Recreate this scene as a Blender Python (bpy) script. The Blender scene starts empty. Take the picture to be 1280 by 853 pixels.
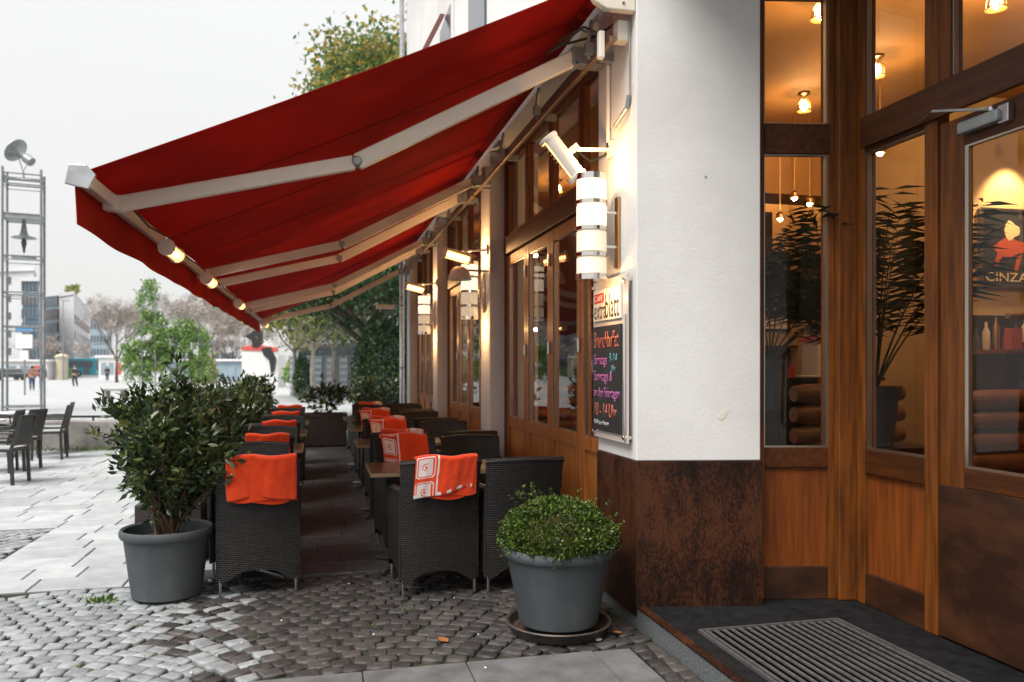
import bpy, bmesh, math, random
import numpy as np
from mathutils import Vector, Matrix, noise
R = math.radians; PI = math.pi
random.seed(7)
scene = bpy.context.scene
COL = scene.collection

# ------------------------------------------------------------------ camera, sky, sun, exposure
YAW = math.atan(0.24)
cam = bpy.data.cameras.new('camera'); co = bpy.data.objects.new('camera', cam); COL.objects.link(co)
co.location = (0, 0, 1.5); co.rotation_euler = (R(90), 0, -YAW)
cam.sensor_width = 36; cam.lens = 28.125; cam.shift_y = 33.5 / 1280
cam.clip_start = 0.05; cam.clip_end = 3000
cam.dof.use_dof = True; cam.dof.focus_distance = 5.0; cam.dof.aperture_fstop = 2.2
scene.camera = co
scene.view_settings.view_transform = 'Standard'; scene.view_settings.look = 'None'
scene.view_settings.exposure = 0.6; scene.view_settings.gamma = 1
scene.render.engine = 'CYCLES'
scene.cycles.use_denoising = True
scene.cycles.max_bounces = 7; scene.cycles.diffuse_bounces = 3; scene.cycles.glossy_bounces = 3
scene.cycles.transmission_bounces = 4; scene.cycles.transparent_max_bounces = 12
scene.cycles.sample_clamp_indirect = 4.0
scene.cycles.caustics_reflective = False; scene.cycles.caustics_refractive = False

SUN_EL, SUN_AZ = R(57), R(232)      # azimuth clockwise from +Y: the light comes from behind left
world = bpy.data.worlds.new('World'); scene.world = world; world.use_nodes = True
wt = world.node_tree; wt.nodes.clear()
wo = wt.nodes.new('ShaderNodeOutputWorld'); bg = wt.nodes.new('ShaderNodeBackground')
sky = wt.nodes.new('ShaderNodeTexSky'); sky.sky_type = 'NISHITA'; sky.sun_disc = False
sky.sun_elevation = SUN_EL; sky.sun_rotation = SUN_AZ; sky.air_density = 1.5; sky.dust_density = 4
geo = wt.nodes.new('ShaderNodeTexCoord'); sep = wt.nodes.new('ShaderNodeSeparateXYZ')
wt.links.new(geo.outputs['Generated'], sep.inputs[0])
ramp = wt.nodes.new('ShaderNodeMapRange')   # overcast: the cloud layer brightens slowly towards the zenith
ramp.inputs['From Min'].default_value = 0.0; ramp.inputs['From Max'].default_value = 1.0
ramp.inputs['To Min'].default_value = 5.8; ramp.inputs['To Max'].default_value = 7.6
wt.links.new(sep.outputs['Z'], ramp.inputs['Value'])
cn = wt.nodes.new('ShaderNodeTexNoise'); cn.inputs['Scale'].default_value = 1.6; cn.inputs['Detail'].default_value = 4
mulv = wt.nodes.new('ShaderNodeVectorMath'); mulv.operation = 'SCALE'
comb = wt.nodes.new('ShaderNodeCombineXYZ')
comb.inputs[0].default_value = 0.995; comb.inputs[1].default_value = 0.995; comb.inputs[2].default_value = 0.985
wt.links.new(geo.outputs['Generated'], cn.inputs['Vector'])
mr2 = wt.nodes.new('ShaderNodeMapRange'); mr2.inputs['To Min'].default_value = 0.95; mr2.inputs['To Max'].default_value = 1.05
wt.links.new(cn.outputs['Fac'], mr2.inputs['Value'])
mm = wt.nodes.new('ShaderNodeMath'); mm.operation = 'MULTIPLY'
wt.links.new(ramp.outputs[0], mm.inputs[0]); wt.links.new(mr2.outputs[0], mm.inputs[1])
wt.links.new(comb.outputs[0], mulv.inputs[0]); wt.links.new(mm.outputs[0], mulv.inputs['Scale'])
mx = wt.nodes.new('ShaderNodeMix'); mx.data_type = 'RGBA'; mx.inputs['Factor'].default_value = 0.93
wt.links.new(sky.outputs[0], mx.inputs['A']); wt.links.new(mulv.outputs[0], mx.inputs['B'])
wt.links.new(mx.outputs['Result'], bg.inputs['Color']); bg.inputs['Strength'].default_value = 0.1
wt.links.new(bg.outputs[0], wo.inputs[0])

sl = bpy.data.lights.new('sun', 'SUN'); so = bpy.data.objects.new('sun', sl); COL.objects.link(so)
sl.energy = 3.3; sl.angle = R(38); sl.color = (1, 0.96, 0.9)
so.rotation_euler = Vector((-math.sin(SUN_AZ) * math.cos(SUN_EL), -math.cos(SUN_AZ) * math.cos(SUN_EL), -math.sin(SUN_EL))).to_track_quat('-Z', 'Y').to_euler()

# ------------------------------------------------------------------ materials
def hexc(r, g, b):
    f = lambda v: (v / 255 / 12.92) if v / 255 <= 0.04045 else ((v / 255 + 0.055) / 1.055) ** 2.4
    return (f(r), f(g), f(b), 1)
def nd(t, kind, **kw):
    n = t.nodes.new(kind)
    for k, v in kw.items():
        if k in n.inputs: n.inputs[k].default_value = v
        else: setattr(n, k, v)
    return n
def base(name, col, rough=0.6, metal=0.0, **kw):
    m = bpy.data.materials.new(name); m.use_nodes = True
    t = m.node_tree; p = t.nodes['Principled BSDF']
    p.inputs['Base Color'].default_value = (*col[:3], 1); p.inputs['Roughness'].default_value = rough
    p.inputs['Metallic'].default_value = metal
    for k, v in kw.items(): p.inputs[k.replace('_', ' ')].default_value = v
    return m, t, p
def noisy(name, c1, c2, scale=8, rough=0.6, metal=0, bump=0.0, bscale=None, detail=5, stretch=(1, 1, 1), island=0.0, objrand=0.0, lo=0.35, hi=0.65, r2=None, bdist=0.01, **kw):
    """two colours through noise, fine bump, colour that varies per island or per object"""
    m, t, p = base(name, c1, rough, metal, **kw)
    tc = nd(t, 'ShaderNodeTexCoord'); mp = nd(t, 'ShaderNodeMapping'); mp.inputs['Scale'].default_value = stretch
    t.links.new(tc.outputs['Object'], mp.inputs[0])
    vec = mp.outputs[0]
    if objrand:
        oi = nd(t, 'ShaderNodeObjectInfo'); ad = nd(t, 'ShaderNodeVectorMath', operation='ADD')
        sc_ = nd(t, 'ShaderNodeMath', operation='MULTIPLY'); sc_.inputs[1].default_value = 37.0
        t.links.new(oi.outputs['Random'], sc_.inputs[0]); t.links.new(vec, ad.inputs[0]); t.links.new(sc_.outputs[0], ad.inputs[1]); vec = ad.outputs[0]
    n = nd(t, 'ShaderNodeTexNoise', Scale=scale, Detail=detail, Roughness=0.6)
    t.links.new(vec, n.inputs['Vector'])
    r = nd(t, 'ShaderNodeMapRange'); r.inputs['From Min'].default_value = lo; r.inputs['From Max'].default_value = hi
    t.links.new(n.outputs['Fac'], r.inputs['Value'])
    mxx = nd(t, 'ShaderNodeMix', data_type='RGBA'); mxx.inputs['A'].default_value = (*c1[:3], 1); mxx.inputs['B'].default_value = (*c2[:3], 1)
    t.links.new(r.outputs[0], mxx.inputs['Factor'])
    out = mxx.outputs['Result']
    if island or objrand:
        src = nd(t, 'ShaderNodeNewGeometry').outputs['Random Per Island'] if island else nd(t, 'ShaderNodeObjectInfo').outputs['Random']
        a = island or objrand
        r2_ = nd(t, 'ShaderNodeMapRange'); r2_.inputs['To Min'].default_value = 1 - a; r2_.inputs['To Max'].default_value = 1 + a
        t.links.new(src, r2_.inputs['Value'])
        vm = nd(t, 'ShaderNodeVectorMath', operation='SCALE')
        t.links.new(out, vm.inputs[0]); t.links.new(r2_.outputs[0], vm.inputs['Scale']); out = vm.outputs[0]
    t.links.new(out, p.inputs['Base Color'])
    if r2 is not None:
        rr = nd(t, 'ShaderNodeMapRange'); rr.inputs['To Min'].default_value = rough; rr.inputs['To Max'].default_value = r2
        t.links.new(n.outputs['Fac'], rr.inputs['Value']); t.links.new(rr.outputs[0], p.inputs['Roughness'])
    if bump:
        n2 = nd(t, 'ShaderNodeTexNoise', Scale=bscale or scale * 8, Detail=4); t.links.new(vec, n2.inputs['Vector'])
        b = nd(t, 'ShaderNodeBump', Strength=bump, Distance=bdist); t.links.new(n2.outputs['Fac'], b.inputs['Height'])
        t.links.new(b.outputs[0], p.inputs['Normal'])
    return m
def emis(name, col, s):
    m, t, p = base(name, (0.8, 0.75, 0.65)); p.inputs['Emission Color'].default_value = (*col, 1); p.inputs['Emission Strength'].default_value = s
    return m
def wood(name, c1, c2, rough=0.42, axis=2, coat=0.05):
    st = [9, 9, 9]; st[axis] = 0.7
    m = noisy(name, c1, c2, scale=3.2, rough=rough, bump=0.12, bscale=10, stretch=st, lo=0.3, hi=0.7, r2=rough + 0.2, objrand=0.12, bdist=0.004)
    m.node_tree.nodes['Principled BSDF'].inputs['Coat Weight'].default_value = coat
    m.node_tree.nodes['Principled BSDF'].inputs['Specular IOR Level'].default_value = .3
    m.node_tree.nodes['Principled BSDF'].inputs['Coat Roughness'].default_value = 0.2
    return m
def leafy(name, c1, c2, c3, trans=0.25, rough=0.45):
    m = bpy.data.materials.new(name); m.use_nodes = True; t = m.node_tree; p = t.nodes['Principled BSDF']
    g = nd(t, 'ShaderNodeNewGeometry'); cr = nd(t, 'ShaderNodeValToRGB')
    e = cr.color_ramp.elements; e[0].color = c1; e[1].color = c3; e[1].position = 1.0
    k = cr.color_ramp.elements.new(0.5); k.color = c2
    t.links.new(g.outputs['Random Per Island'], cr.inputs[0]); t.links.new(cr.outputs[0], p.inputs['Base Color'])
    p.inputs['Roughness'].default_value = rough
    tr = nd(t, 'ShaderNodeBsdfTranslucent'); t.links.new(cr.outputs[0], tr.inputs['Color'])
    ms = nd(t, 'ShaderNodeMixShader'); ms.inputs[0].default_value = trans
    t.links.new(p.outputs[0], ms.inputs[1]); t.links.new(tr.outputs[0], ms.inputs[2]); t.links.new(ms.outputs[0], t.nodes['Material Output'].inputs[0])
    return m
def glassm(name, tint=(1, 1, 1), ior=1.5):
    m = bpy.data.materials.new(name); m.use_nodes = True; t = m.node_tree; t.nodes.clear()
    o = nd(t, 'ShaderNodeOutputMaterial'); tr = nd(t, 'ShaderNodeBsdfTransparent'); tr.inputs[0].default_value = (*tint, 1)
    gl = nd(t, 'ShaderNodeBsdfGlossy', Roughness=0.0); fr = nd(t, 'ShaderNodeFresnel', IOR=ior); ms = nd(t, 'ShaderNodeMixShader')
    n = nd(t, 'ShaderNodeTexNoise', Scale=1.3, Detail=1); b = nd(t, 'ShaderNodeBump', Strength=0.06, Distance=0.05)
    tc = nd(t, 'ShaderNodeTexCoord'); t.links.new(tc.outputs['Object'], n.inputs['Vector']); t.links.new(n.outputs[0], b.inputs['Height']); t.links.new(b.outputs[0], gl.inputs['Normal'])
    gg = nd(t, 'ShaderNodeNewGeometry'); om = nd(t, 'ShaderNodeMath', operation='SUBTRACT'); om.inputs[0].default_value = 1; t.links.new(gg.outputs['Backfacing'], om.inputs[1])
    mu = nd(t, 'ShaderNodeMath', operation='MULTIPLY'); t.links.new(fr.outputs[0], mu.inputs[0]); t.links.new(om.outputs[0], mu.inputs[1])
    t.links.new(mu.outputs[0], ms.inputs[0]); t.links.new(tr.outputs[0], ms.inputs[1]); t.links.new(gl.outputs[0], ms.inputs[2]); t.links.new(ms.outputs[0], o.inputs[0])
    return m
def weave(name):
    m, t, p = base(name, (0.02, 0.017, 0.015), 0.42)
    uv = nd(t, 'ShaderNodeUVMap')
    b = nd(t, 'ShaderNodeTexBrick'); b.offset = 0.5
    b.inputs['Scale'].default_value = 1; b.inputs['Brick Width'].default_value = 0.030; b.inputs['Row Height'].default_value = 0.0125
    b.inputs['Mortar Size'].default_value = 0.0042; b.inputs['Mortar Smooth'].default_value = 0.7; b.inputs['Bias'].default_value = 0.0; p.inputs['Specular IOR Level'].default_value = 0.3
    b.inputs['Color1'].default_value = (0.028, 0.025, 0.024, 1); b.inputs['Color2'].default_value = (0.05, 0.045, 0.042, 1); b.inputs['Mortar'].default_value = (0.0008, 0.0007, 0.0007, 1)
    t.links.new(uv.outputs[0], b.inputs['Vector']); t.links.new(b.outputs['Color'], p.inputs['Base Color'])
    w = nd(t, 'ShaderNodeMath', operation='SUBTRACT'); w.inputs[0].default_value = 1; t.links.new(b.outputs['Fac'], w.inputs[1])
    bu = nd(t, 'ShaderNodeBump', Strength=0.7, Distance=0.003); t.links.new(w.outputs[0], bu.inputs['Height']); t.links.new(bu.outputs[0], p.inputs['Normal'])
    return m
def fabric(name, c1, c2, trans=0.0, rough=0.9, scale=2.0):
    m = noisy(name, c1, c2, scale=scale, rough=rough, bump=0.15, bscale=400, bdist=0.001)
    t = m.node_tree; p = t.nodes['Principled BSDF']; p.inputs['Specular IOR Level'].default_value = 0.15
    if trans:
        tr = nd(t, 'ShaderNodeBsdfTranslucent'); t.links.new(p.inputs['Base Color'].links[0].from_socket, tr.inputs['Color'])
        ms = nd(t, 'ShaderNodeMixShader'); ms.inputs[0].default_value = trans
        t.links.new(p.outputs[0], ms.inputs[1]); t.links.new(tr.outputs[0], ms.inputs[2]); t.links.new(ms.outputs[0], t.nodes['Material Output'].inputs[0])
    return m

def rusty(name):
    """mottled brown cladding with vertical streaks"""
    m, t, p = base(name, (0.05, 0.02, 0.01), 0.5); p.inputs['Specular IOR Level'].default_value = .2
    tc = nd(t, 'ShaderNodeTexCoord'); mp = nd(t, 'ShaderNodeMapping'); mp.inputs['Scale'].default_value = (1, 1, 0.45)
    t.links.new(tc.outputs['Object'], mp.inputs[0])
    n1 = nd(t, 'ShaderNodeTexNoise', Scale=2.6, Detail=9, Roughness=0.75); n2 = nd(t, 'ShaderNodeTexNoise', Scale=85, Detail=6, Roughness=0.8)
    t.links.new(mp.outputs[0], n1.inputs['Vector']); t.links.new(mp.outputs[0], n2.inputs['Vector'])
    a = nd(t, 'ShaderNodeMath', operation='MULTIPLY_ADD'); a.inputs[1].default_value = 0.8
    t.links.new(n2.outputs[0], a.inputs[0]); t.links.new(n1.outputs[0], a.inputs[2])
    cr = nd(t, 'ShaderNodeValToRGB'); e = cr.color_ramp.elements
    e[0].position = 0.68; e[0].color = (0.006, 0.003, 0.002, 1); e[1].position = 1.0; e[1].color = (0.07, 0.024, 0.010, 1)
    k = cr.color_ramp.elements.new(0.86); k.color = (0.015, 0.006, 0.0035, 1)
    t.links.new(a.outputs[0], cr.inputs[0]); t.links.new(cr.outputs[0], p.inputs['Base Color'])
    b = nd(t, 'ShaderNodeBump', Strength=0.15, Distance=0.004); t.links.new(a.outputs[0], b.inputs['Height']); t.links.new(b.outputs[0], p.inputs['Normal'])
    return m
def plaster(name):
    """rendered wall, faintly mottled with scuffs"""
    m, t, p = base(name, (0.7, 0.68, 0.65), 0.85)
    tc = nd(t, 'ShaderNodeTexCoord')
    n1 = nd(t, 'ShaderNodeTexNoise', Scale=1.1, Detail=7, Roughness=0.65); n2 = nd(t, 'ShaderNodeTexNoise', Scale=45, Detail=5, Roughness=0.7)
    for n in (n1, n2): t.links.new(tc.outputs['Object'], n.inputs['Vector'])
    cr = nd(t, 'ShaderNodeValToRGB'); e = cr.color_ramp.elements
    e[0].position = 0.3; e[0].color = (0.62, 0.60, 0.59, 1); e[1].position = 0.62; e[1].color = (0.72, 0.71, 0.705, 1)
    t.links.new(n1.outputs[0], cr.inputs[0]); t.links.new(cr.outputs[0], p.inputs['Base Color'])
    b = nd(t, 'ShaderNodeBump', Strength=0.3, Distance=0.006); t.links.new(n2.outputs[0], b.inputs['Height']); t.links.new(b.outputs[0], p.inputs['Normal'])
    return m

W = lambda r, g, b: (r, g, b, 1)
M = {}
M['plaster'] = plaster('white_plaster')
M['upper_plaster'] = noisy('upper_plaster', W(.78, .77, .76), W(.7, .7, .69), 1.2, 0.85, bump=0.1)
M['plinth'] = rusty('brown_cladding')
M['wood'] = wood('mahogany', W(.20, .060, .008), W(.06, .016, .0025))
M['wood_h'] = wood('mahogany_rail', W(.10, .027, .004), W(.034, .009, .0018), axis=1)
M['wood_l'] = wood('mahogany_panel', W(.26, .066, .008), W(.11, .026, .004), rough=0.45)
M['fold_wood'] = wood('oak_frame', W(.48, .17, .035), W(.24, .075, .016))
M['fold_panel'] = wood('oak_panel', W(.55, .21, .045), W(.34, .11, .022))
M['kickwood'] = noisy('scuffed_kick_panel', W(.026, .010, .005), W(.085, .03, .011), 2.4, 0.4, bump=0.15, bscale=60, stretch=(1, 1, 2.2), detail=8, lo=.42, hi=.72)
M['glass'] = glassm('window_glass')
M['steel'] = noisy('brushed_steel', W(.62, .62, .63), W(.45, .45, .46), 12, 0.3, 1.0)
M['chrome'] = base('chrome', (.75, .72, .68), 0.12, 1.0)[0]
M['bead'] = base('aluminium_bead', (.5, .46, .4), 0.3, 1.0)[0]
M['white_metal'] = noisy('cream_painted_metal', W(.90, .83, .73), W(.84, .76, .65), 3, 0.4, bump=0.03)
M['grey_metal'] = noisy('grey_metal', W(.35, .37, .38), W(.25, .27, .28), 5, 0.45, 0.4)
M['truss'] = noisy('galvanised_tube', W(.30, .32, .33), W(.2, .21, .22), 5, 0.5, 0.5)
M['black'] = noisy('black_metal', W(.02, .02, .021), W(.03, .03, .03), 5, 0.45)
M['cable'] = base('black_cable', (.012, .012, .012), 0.6)[0]
M['awning'] = fabric('red_awning_fabric', W(.40, .013, .006), W(.27, .008, .004), trans=0.43, scale=1.2)
M['seam'] = fabric('red_seam_fabric', W(.17, .008, .005), W(.13, .006, .004))
M['valance'] = fabric('red_valance_fabric', W(.50, .032, .010), W(.38, .02, .008), trans=0.35)
M['weave'] = weave('black_rattan_weave')
M['blanket'] = noisy('orange_fleece', W(.84, .068, .012), W(.70, .048, .01), scale=7, rough=.95, bump=.55, bscale=22, bdist=.012); M['blanket'].node_tree.nodes['Principled BSDF'].inputs['Specular IOR Level'].default_value = .1; M['blanket'].node_tree.nodes['Principled BSDF'].inputs['Sheen Weight'].default_value = .3
M['print'] = fabric('white_fleece_print', W(.85, .72, .70), W(.75, .62, .6), scale=9)
M['tabletop'] = wood('dark_tabletop', W(.10, .042, .022), W(.05, .02, .012), rough=0.22, axis=0, coat=0.5)
M['edge'] = base('table_edge', (.30, .20, .12), 0.4, 0.2)[0]
M['pot'] = noisy('grey_plastic_pot', W(.052, .062, .070), W(.12, .13, .135), 3, 0.48, bump=0.08, bscale=90, lo=.42, hi=.85, detail=12, stretch=(1, 1, .5), r2=.7)
M['saucer'] = noisy('old_saucer', W(.03, .03, .03), W(.09, .06, .045), 9, 0.5, bump=0.2)
M['soil'] = noisy('potting_soil', W(.02, .014, .01), W(.05, .035, .025), 40, 0.95, bump=0.8)
M['planter'] = noisy('dark_planter', W(.028, .018, .018), W(.04, .028, .026), 6, 0.5)
M['stem'] = noisy('woody_stem', W(.12, .07, .04), W(.06, .035, .02), 20, 0.8)
M['bark'] = noisy('bark', W(.16, .13, .10), W(.07, .055, .045), 6, 0.9, bump=0.3)
M['palebark'] = noisy('pale_bark', W(.45, .42, .38), W(.25, .22, .19), 5, 0.9)
M['laurel'] = leafy('laurel_leaves', W(.014, .032, .012), W(.03, .062, .02), W(.13, .16, .04), 0.18, 0.24)
M['box'] = leafy('boxwood_leaves', W(.012, .032, .005), W(.04, .085, .010), W(.17, .23, .03), 0.25, 0.4)
M['plane'] = leafy('plane_tree_leaves', W(.05, .13, .04), W(.16, .24, .07), W(.55, .36, .06), 0.5, 0.5)
M['ivy'] = leafy('ivy_leaves', W(.02, .06, .022), W(.05, .11, .04), W(.09, .16, .06), 0.25, 0.5)
M['creeper'] = leafy('creeper_leaves', W(.04, .12, .02), W(.15, .29, .06), W(.34, .47, .14), 0.35, 0.6)
M['autumn'] = leafy('autumn_leaves', W(.11, .15, .03), W(.27, .30, .06), W(.46, .40, .10), 0.35, 0.6)
M['twig'] = noisy('bare_twigs', W(.5, .45, .41), W(.42, .36, .32), 6, 0.9)
M['palm'] = leafy('palm_leaves', W(.012, .022, .008), W(.02, .035, .01), W(.03, .05, .014), 0.1, 0.4)
M['weed'] = leafy('weed_leaves', W(.06, .14, .02), W(.1, .2, .03), W(.18, .26, .05), 0.3, 0.5)
M['dryleaf'] = leafy('fallen_leaves', W(.35, .14, .03), W(.3, .08, .02), W(.5, .3, .1), 0.1, 0.7)
M['cobble_dark'] = noisy('brown_shaded_setts', W(.062, .055, .052), W(.03, .027, .027), 14, 0.6, bump=0.35, bscale=70, objrand=0.5, r2=0.65, bdist=0.004)
M['cobble_far_dark'] = noisy('brown_shaded_setts_far', W(.062, .055, .052), W(.03, .027, .027), 14, 0.6, bump=0.35, bscale=70, island=0.45, bdist=0.004)
M['cobble'] = noisy('granite_setts', W(.29, .308, .322), W(.18, .192, .20), 14, 0.58, bump=0.45, bscale=55, objrand=0.22, r2=0.62, bdist=0.004)
M['cobble_far'] = noisy('granite_setts_far', W(.29, .308, .322), W(.18, .192, .20), 14, 0.58, bump=0.45, bscale=55, island=0.22, bdist=0.004)
M['slab'] = noisy('concrete_slabs', W(.41, .43, .44), W(.31, .33, .345), 5, 0.62, bump=0.15, bscale=90, objrand=0.19, r2=0.75)
M['slab_far'] = noisy('concrete_slabs_far', W(.41, .43, .44), W(.31, .33, .345), 5, 0.62, bump=0.15, bscale=90, island=0.12)
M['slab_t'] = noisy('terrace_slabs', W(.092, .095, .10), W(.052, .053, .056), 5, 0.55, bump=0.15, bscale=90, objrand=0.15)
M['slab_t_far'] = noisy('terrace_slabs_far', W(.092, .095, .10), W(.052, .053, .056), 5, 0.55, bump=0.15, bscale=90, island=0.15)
M['joint'] = noisy('joint_sand_and_moss', W(.022, .02, .016), W(.035, .06, .018), 5, 0.95, bump=0.6, bscale=120, lo=.5, hi=.7)
M['bed'] = noisy('joint_sand', W(.15, .14, .125), W(.08, .075, .065), 9, 0.95, bump=.4)
M['plaza'] = noisy('plaza_paving', W(.42, .435, .45), W(.37, .385, .40), 0.6, 0.7, bump=0.05)
M['strip'] = noisy('kerbside_concrete', W(.15, .15, .155), W(.085, .082, .082), 5, 0.8, bump=0.35, bscale=110, detail=9)
M['granite'] = noisy('speckled_granite', W(.17, .185, .19), W(.05, .055, .06), 90, 0.55, bump=0.2, detail=3)
M['darkfloor'] = noisy('dark_entrance_floor', W(.005, .0053, .006), W(.014, .014, .015), 14, 0.8, bump=0.25, bscale=140, detail=8); M['darkfloor'].node_tree.nodes['Principled BSDF'].inputs['Specular IOR Level'].default_value = .15
M['matbar'] = noisy('mat_bars', W(.05, .05, .051), W(.085, .085, .084), 30, 0.7, 0.0)
M['matpit'] = base('mat_pit', (.002, .002, .002), 0.9, **{'Specular_IOR_Level': 0.0})[0]
M['concrete'] = noisy('weathered_concrete', W(.33, .31, .30), W(.17, .155, .15), 2.5, 0.9, bump=0.4, bscale=30, detail=8)
M['iceil'] = noisy('cream_ceiling', W(.42, .22, .065), W(.36, .18, .05), 2, 0.8)
M['iwall'] = noisy('cream_wall', W(.55, .38, .19), W(.48, .33, .16), 1.5, 0.75)
M['ifloor'] = wood('dark_parquet', W(.06, .03, .018), W(.03, .015, .01), axis=1)
M['booth'] = noisy('tan_leather', W(.30, .13, .05), W(.20, .08, .03), 6, 0.38, bump=0.1)
M['darkwood'] = wood('dark_furniture', W(.035, .015, .01), W(.02, .009, .006), axis=0)
M['redcloth'] = fabric('red_cloth', W(.5, .06, .02), W(.4, .04, .015))
M['paper'] = noisy('white_paper', W(.75, .7, .6), W(.68, .62, .52), 8, 0.7)
M['chalk'] = noisy('chalkboard', W(.012, .013, .014), W(.03, .03, .032), 5, 0.55, lo=.4, hi=.9)
M['acrylic'] = noisy('frosted_acrylic', W(.62, .55, .51), W(.52, .46, .43), 3, 0.25)
M['signwhite'] = noisy('sign_white', W(.78, .74, .68), W(.7, .66, .6), 4, 0.4)
M['signred'] = base('sign_red', (.62, .015, .012), 0.4)[0]
M['signblack'] = base('sign_black', (.012, .012, .012), 0.4)[0]
M['chalk_orange'] = base('chalk_orange', (.62, .16, .09), 0.9)[0]
M['chalk_pink'] = base('chalk_pink', (.6, .17, .46), 0.9)[0]
M['chalk_teal'] = base('chalk_teal', (.10, .42, .46), 0.9)[0]
M['chalk_white'] = base('chalk_white', (.75, .82, .9), 0.9)[0]
LAMPW = (.36, 1, 1)
M['lampglass'] = emis('lit_opal_glass', (1.0, 0.82, 0.58), .85)
M['lampdim'] = emis('dim_opal_glass', (1.0, 0.76, 0.48), 0.30)
M['quartz'] = emis('glowing_quartz_tube', (1.0, 0.48, 0.16), 15.0)
M['bulb'] = emis('glowing_bulb', (1.0, 0.75, 0.45), 30.0)
M['poster_dark'] = noisy('poster_dark', W(.02, .022, .025), W(.04, .038, .035), 3, 0.35)
M['poster_red'] = base('poster_red', (.50, .09, .03), 0.4)[0]
M['poster_cream'] = base('poster_cream', (.75, .6, .36), 0.4)[0]
M['brass'] = base('brass_rail', (.5, .3, .12), 0.3, 0.9)[0]
M['skin'] = base('skin', (.5, .3, .22), 0.6)[0]
M['cloth_black'] = base('black_cloth', (.02, .02, .024), 0.8)[0]
M['cloth_blue'] = base('blue_denim', (.06, .09, .17), 0.8)[0]
M['hair'] = base('dark_hair', (.03, .02, .015), 0.6)[0]
M['cloth_orange'] = base('orange_cloth', (.30, .12, .05), 0.8)[0]
M['officewall'] = noisy('grey_office_wall', W(.60, .60, .62), W(.54, .54, .56), 0.2, 0.8)
M['officepale'] = noisy('pale_office_wall', W(.55, .55, .56), W(.5, .5, .51), 0.2, 0.8)
M['blueglass'] = noisy('blue_curtain_glass', W(.06, .12, .17), W(.12, .2, .26), 0.3, 0.15)
M['darkglass'] = noisy('dark_window', W(.06, .075, .09), W(.1, .12, .14), 0.4, 0.15)
M['brownband'] = base('brown_window_band', (.13, .075, .055), 0.4)[0]
M['buspaint'] = noisy('turquoise_paint', W(.02, .30, .38), W(.03, .26, .34), 1, 0.35)
M['rubber'] = base('rubber', (.02, .02, .02), 0.8)[0]
M['yellowish'] = noisy('cream_column', W(.52, .47, .35), W(.46, .41, .30), 1, 0.7)
M['stallred'] = base('red_canvas', (.55, .09, .07), 0.7)[0]
M['stallwhite'] = noisy('white_canvas', W(.75, .74, .74), W(.68, .67, .67), 1, 0.8)
M['bluepane'] = noisy('blue_grey_panel', W(.28, .36, .42), W(.22, .29, .35), 1, 0.4)
M['seatpad'] = base('pale_seat', (.35, .36, .37), 0.7)[0]
M['paletop'] = base('pale_tabletop', (.6, .6, .6), 0.4)[0]
M['blue_sign'] = base('blue_sign_paint', (.03, .25, .55), 0.5)[0]
M['taupe'] = base('window_awning_cloth', (.20, .07, .055), 0.7)[0]

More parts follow.
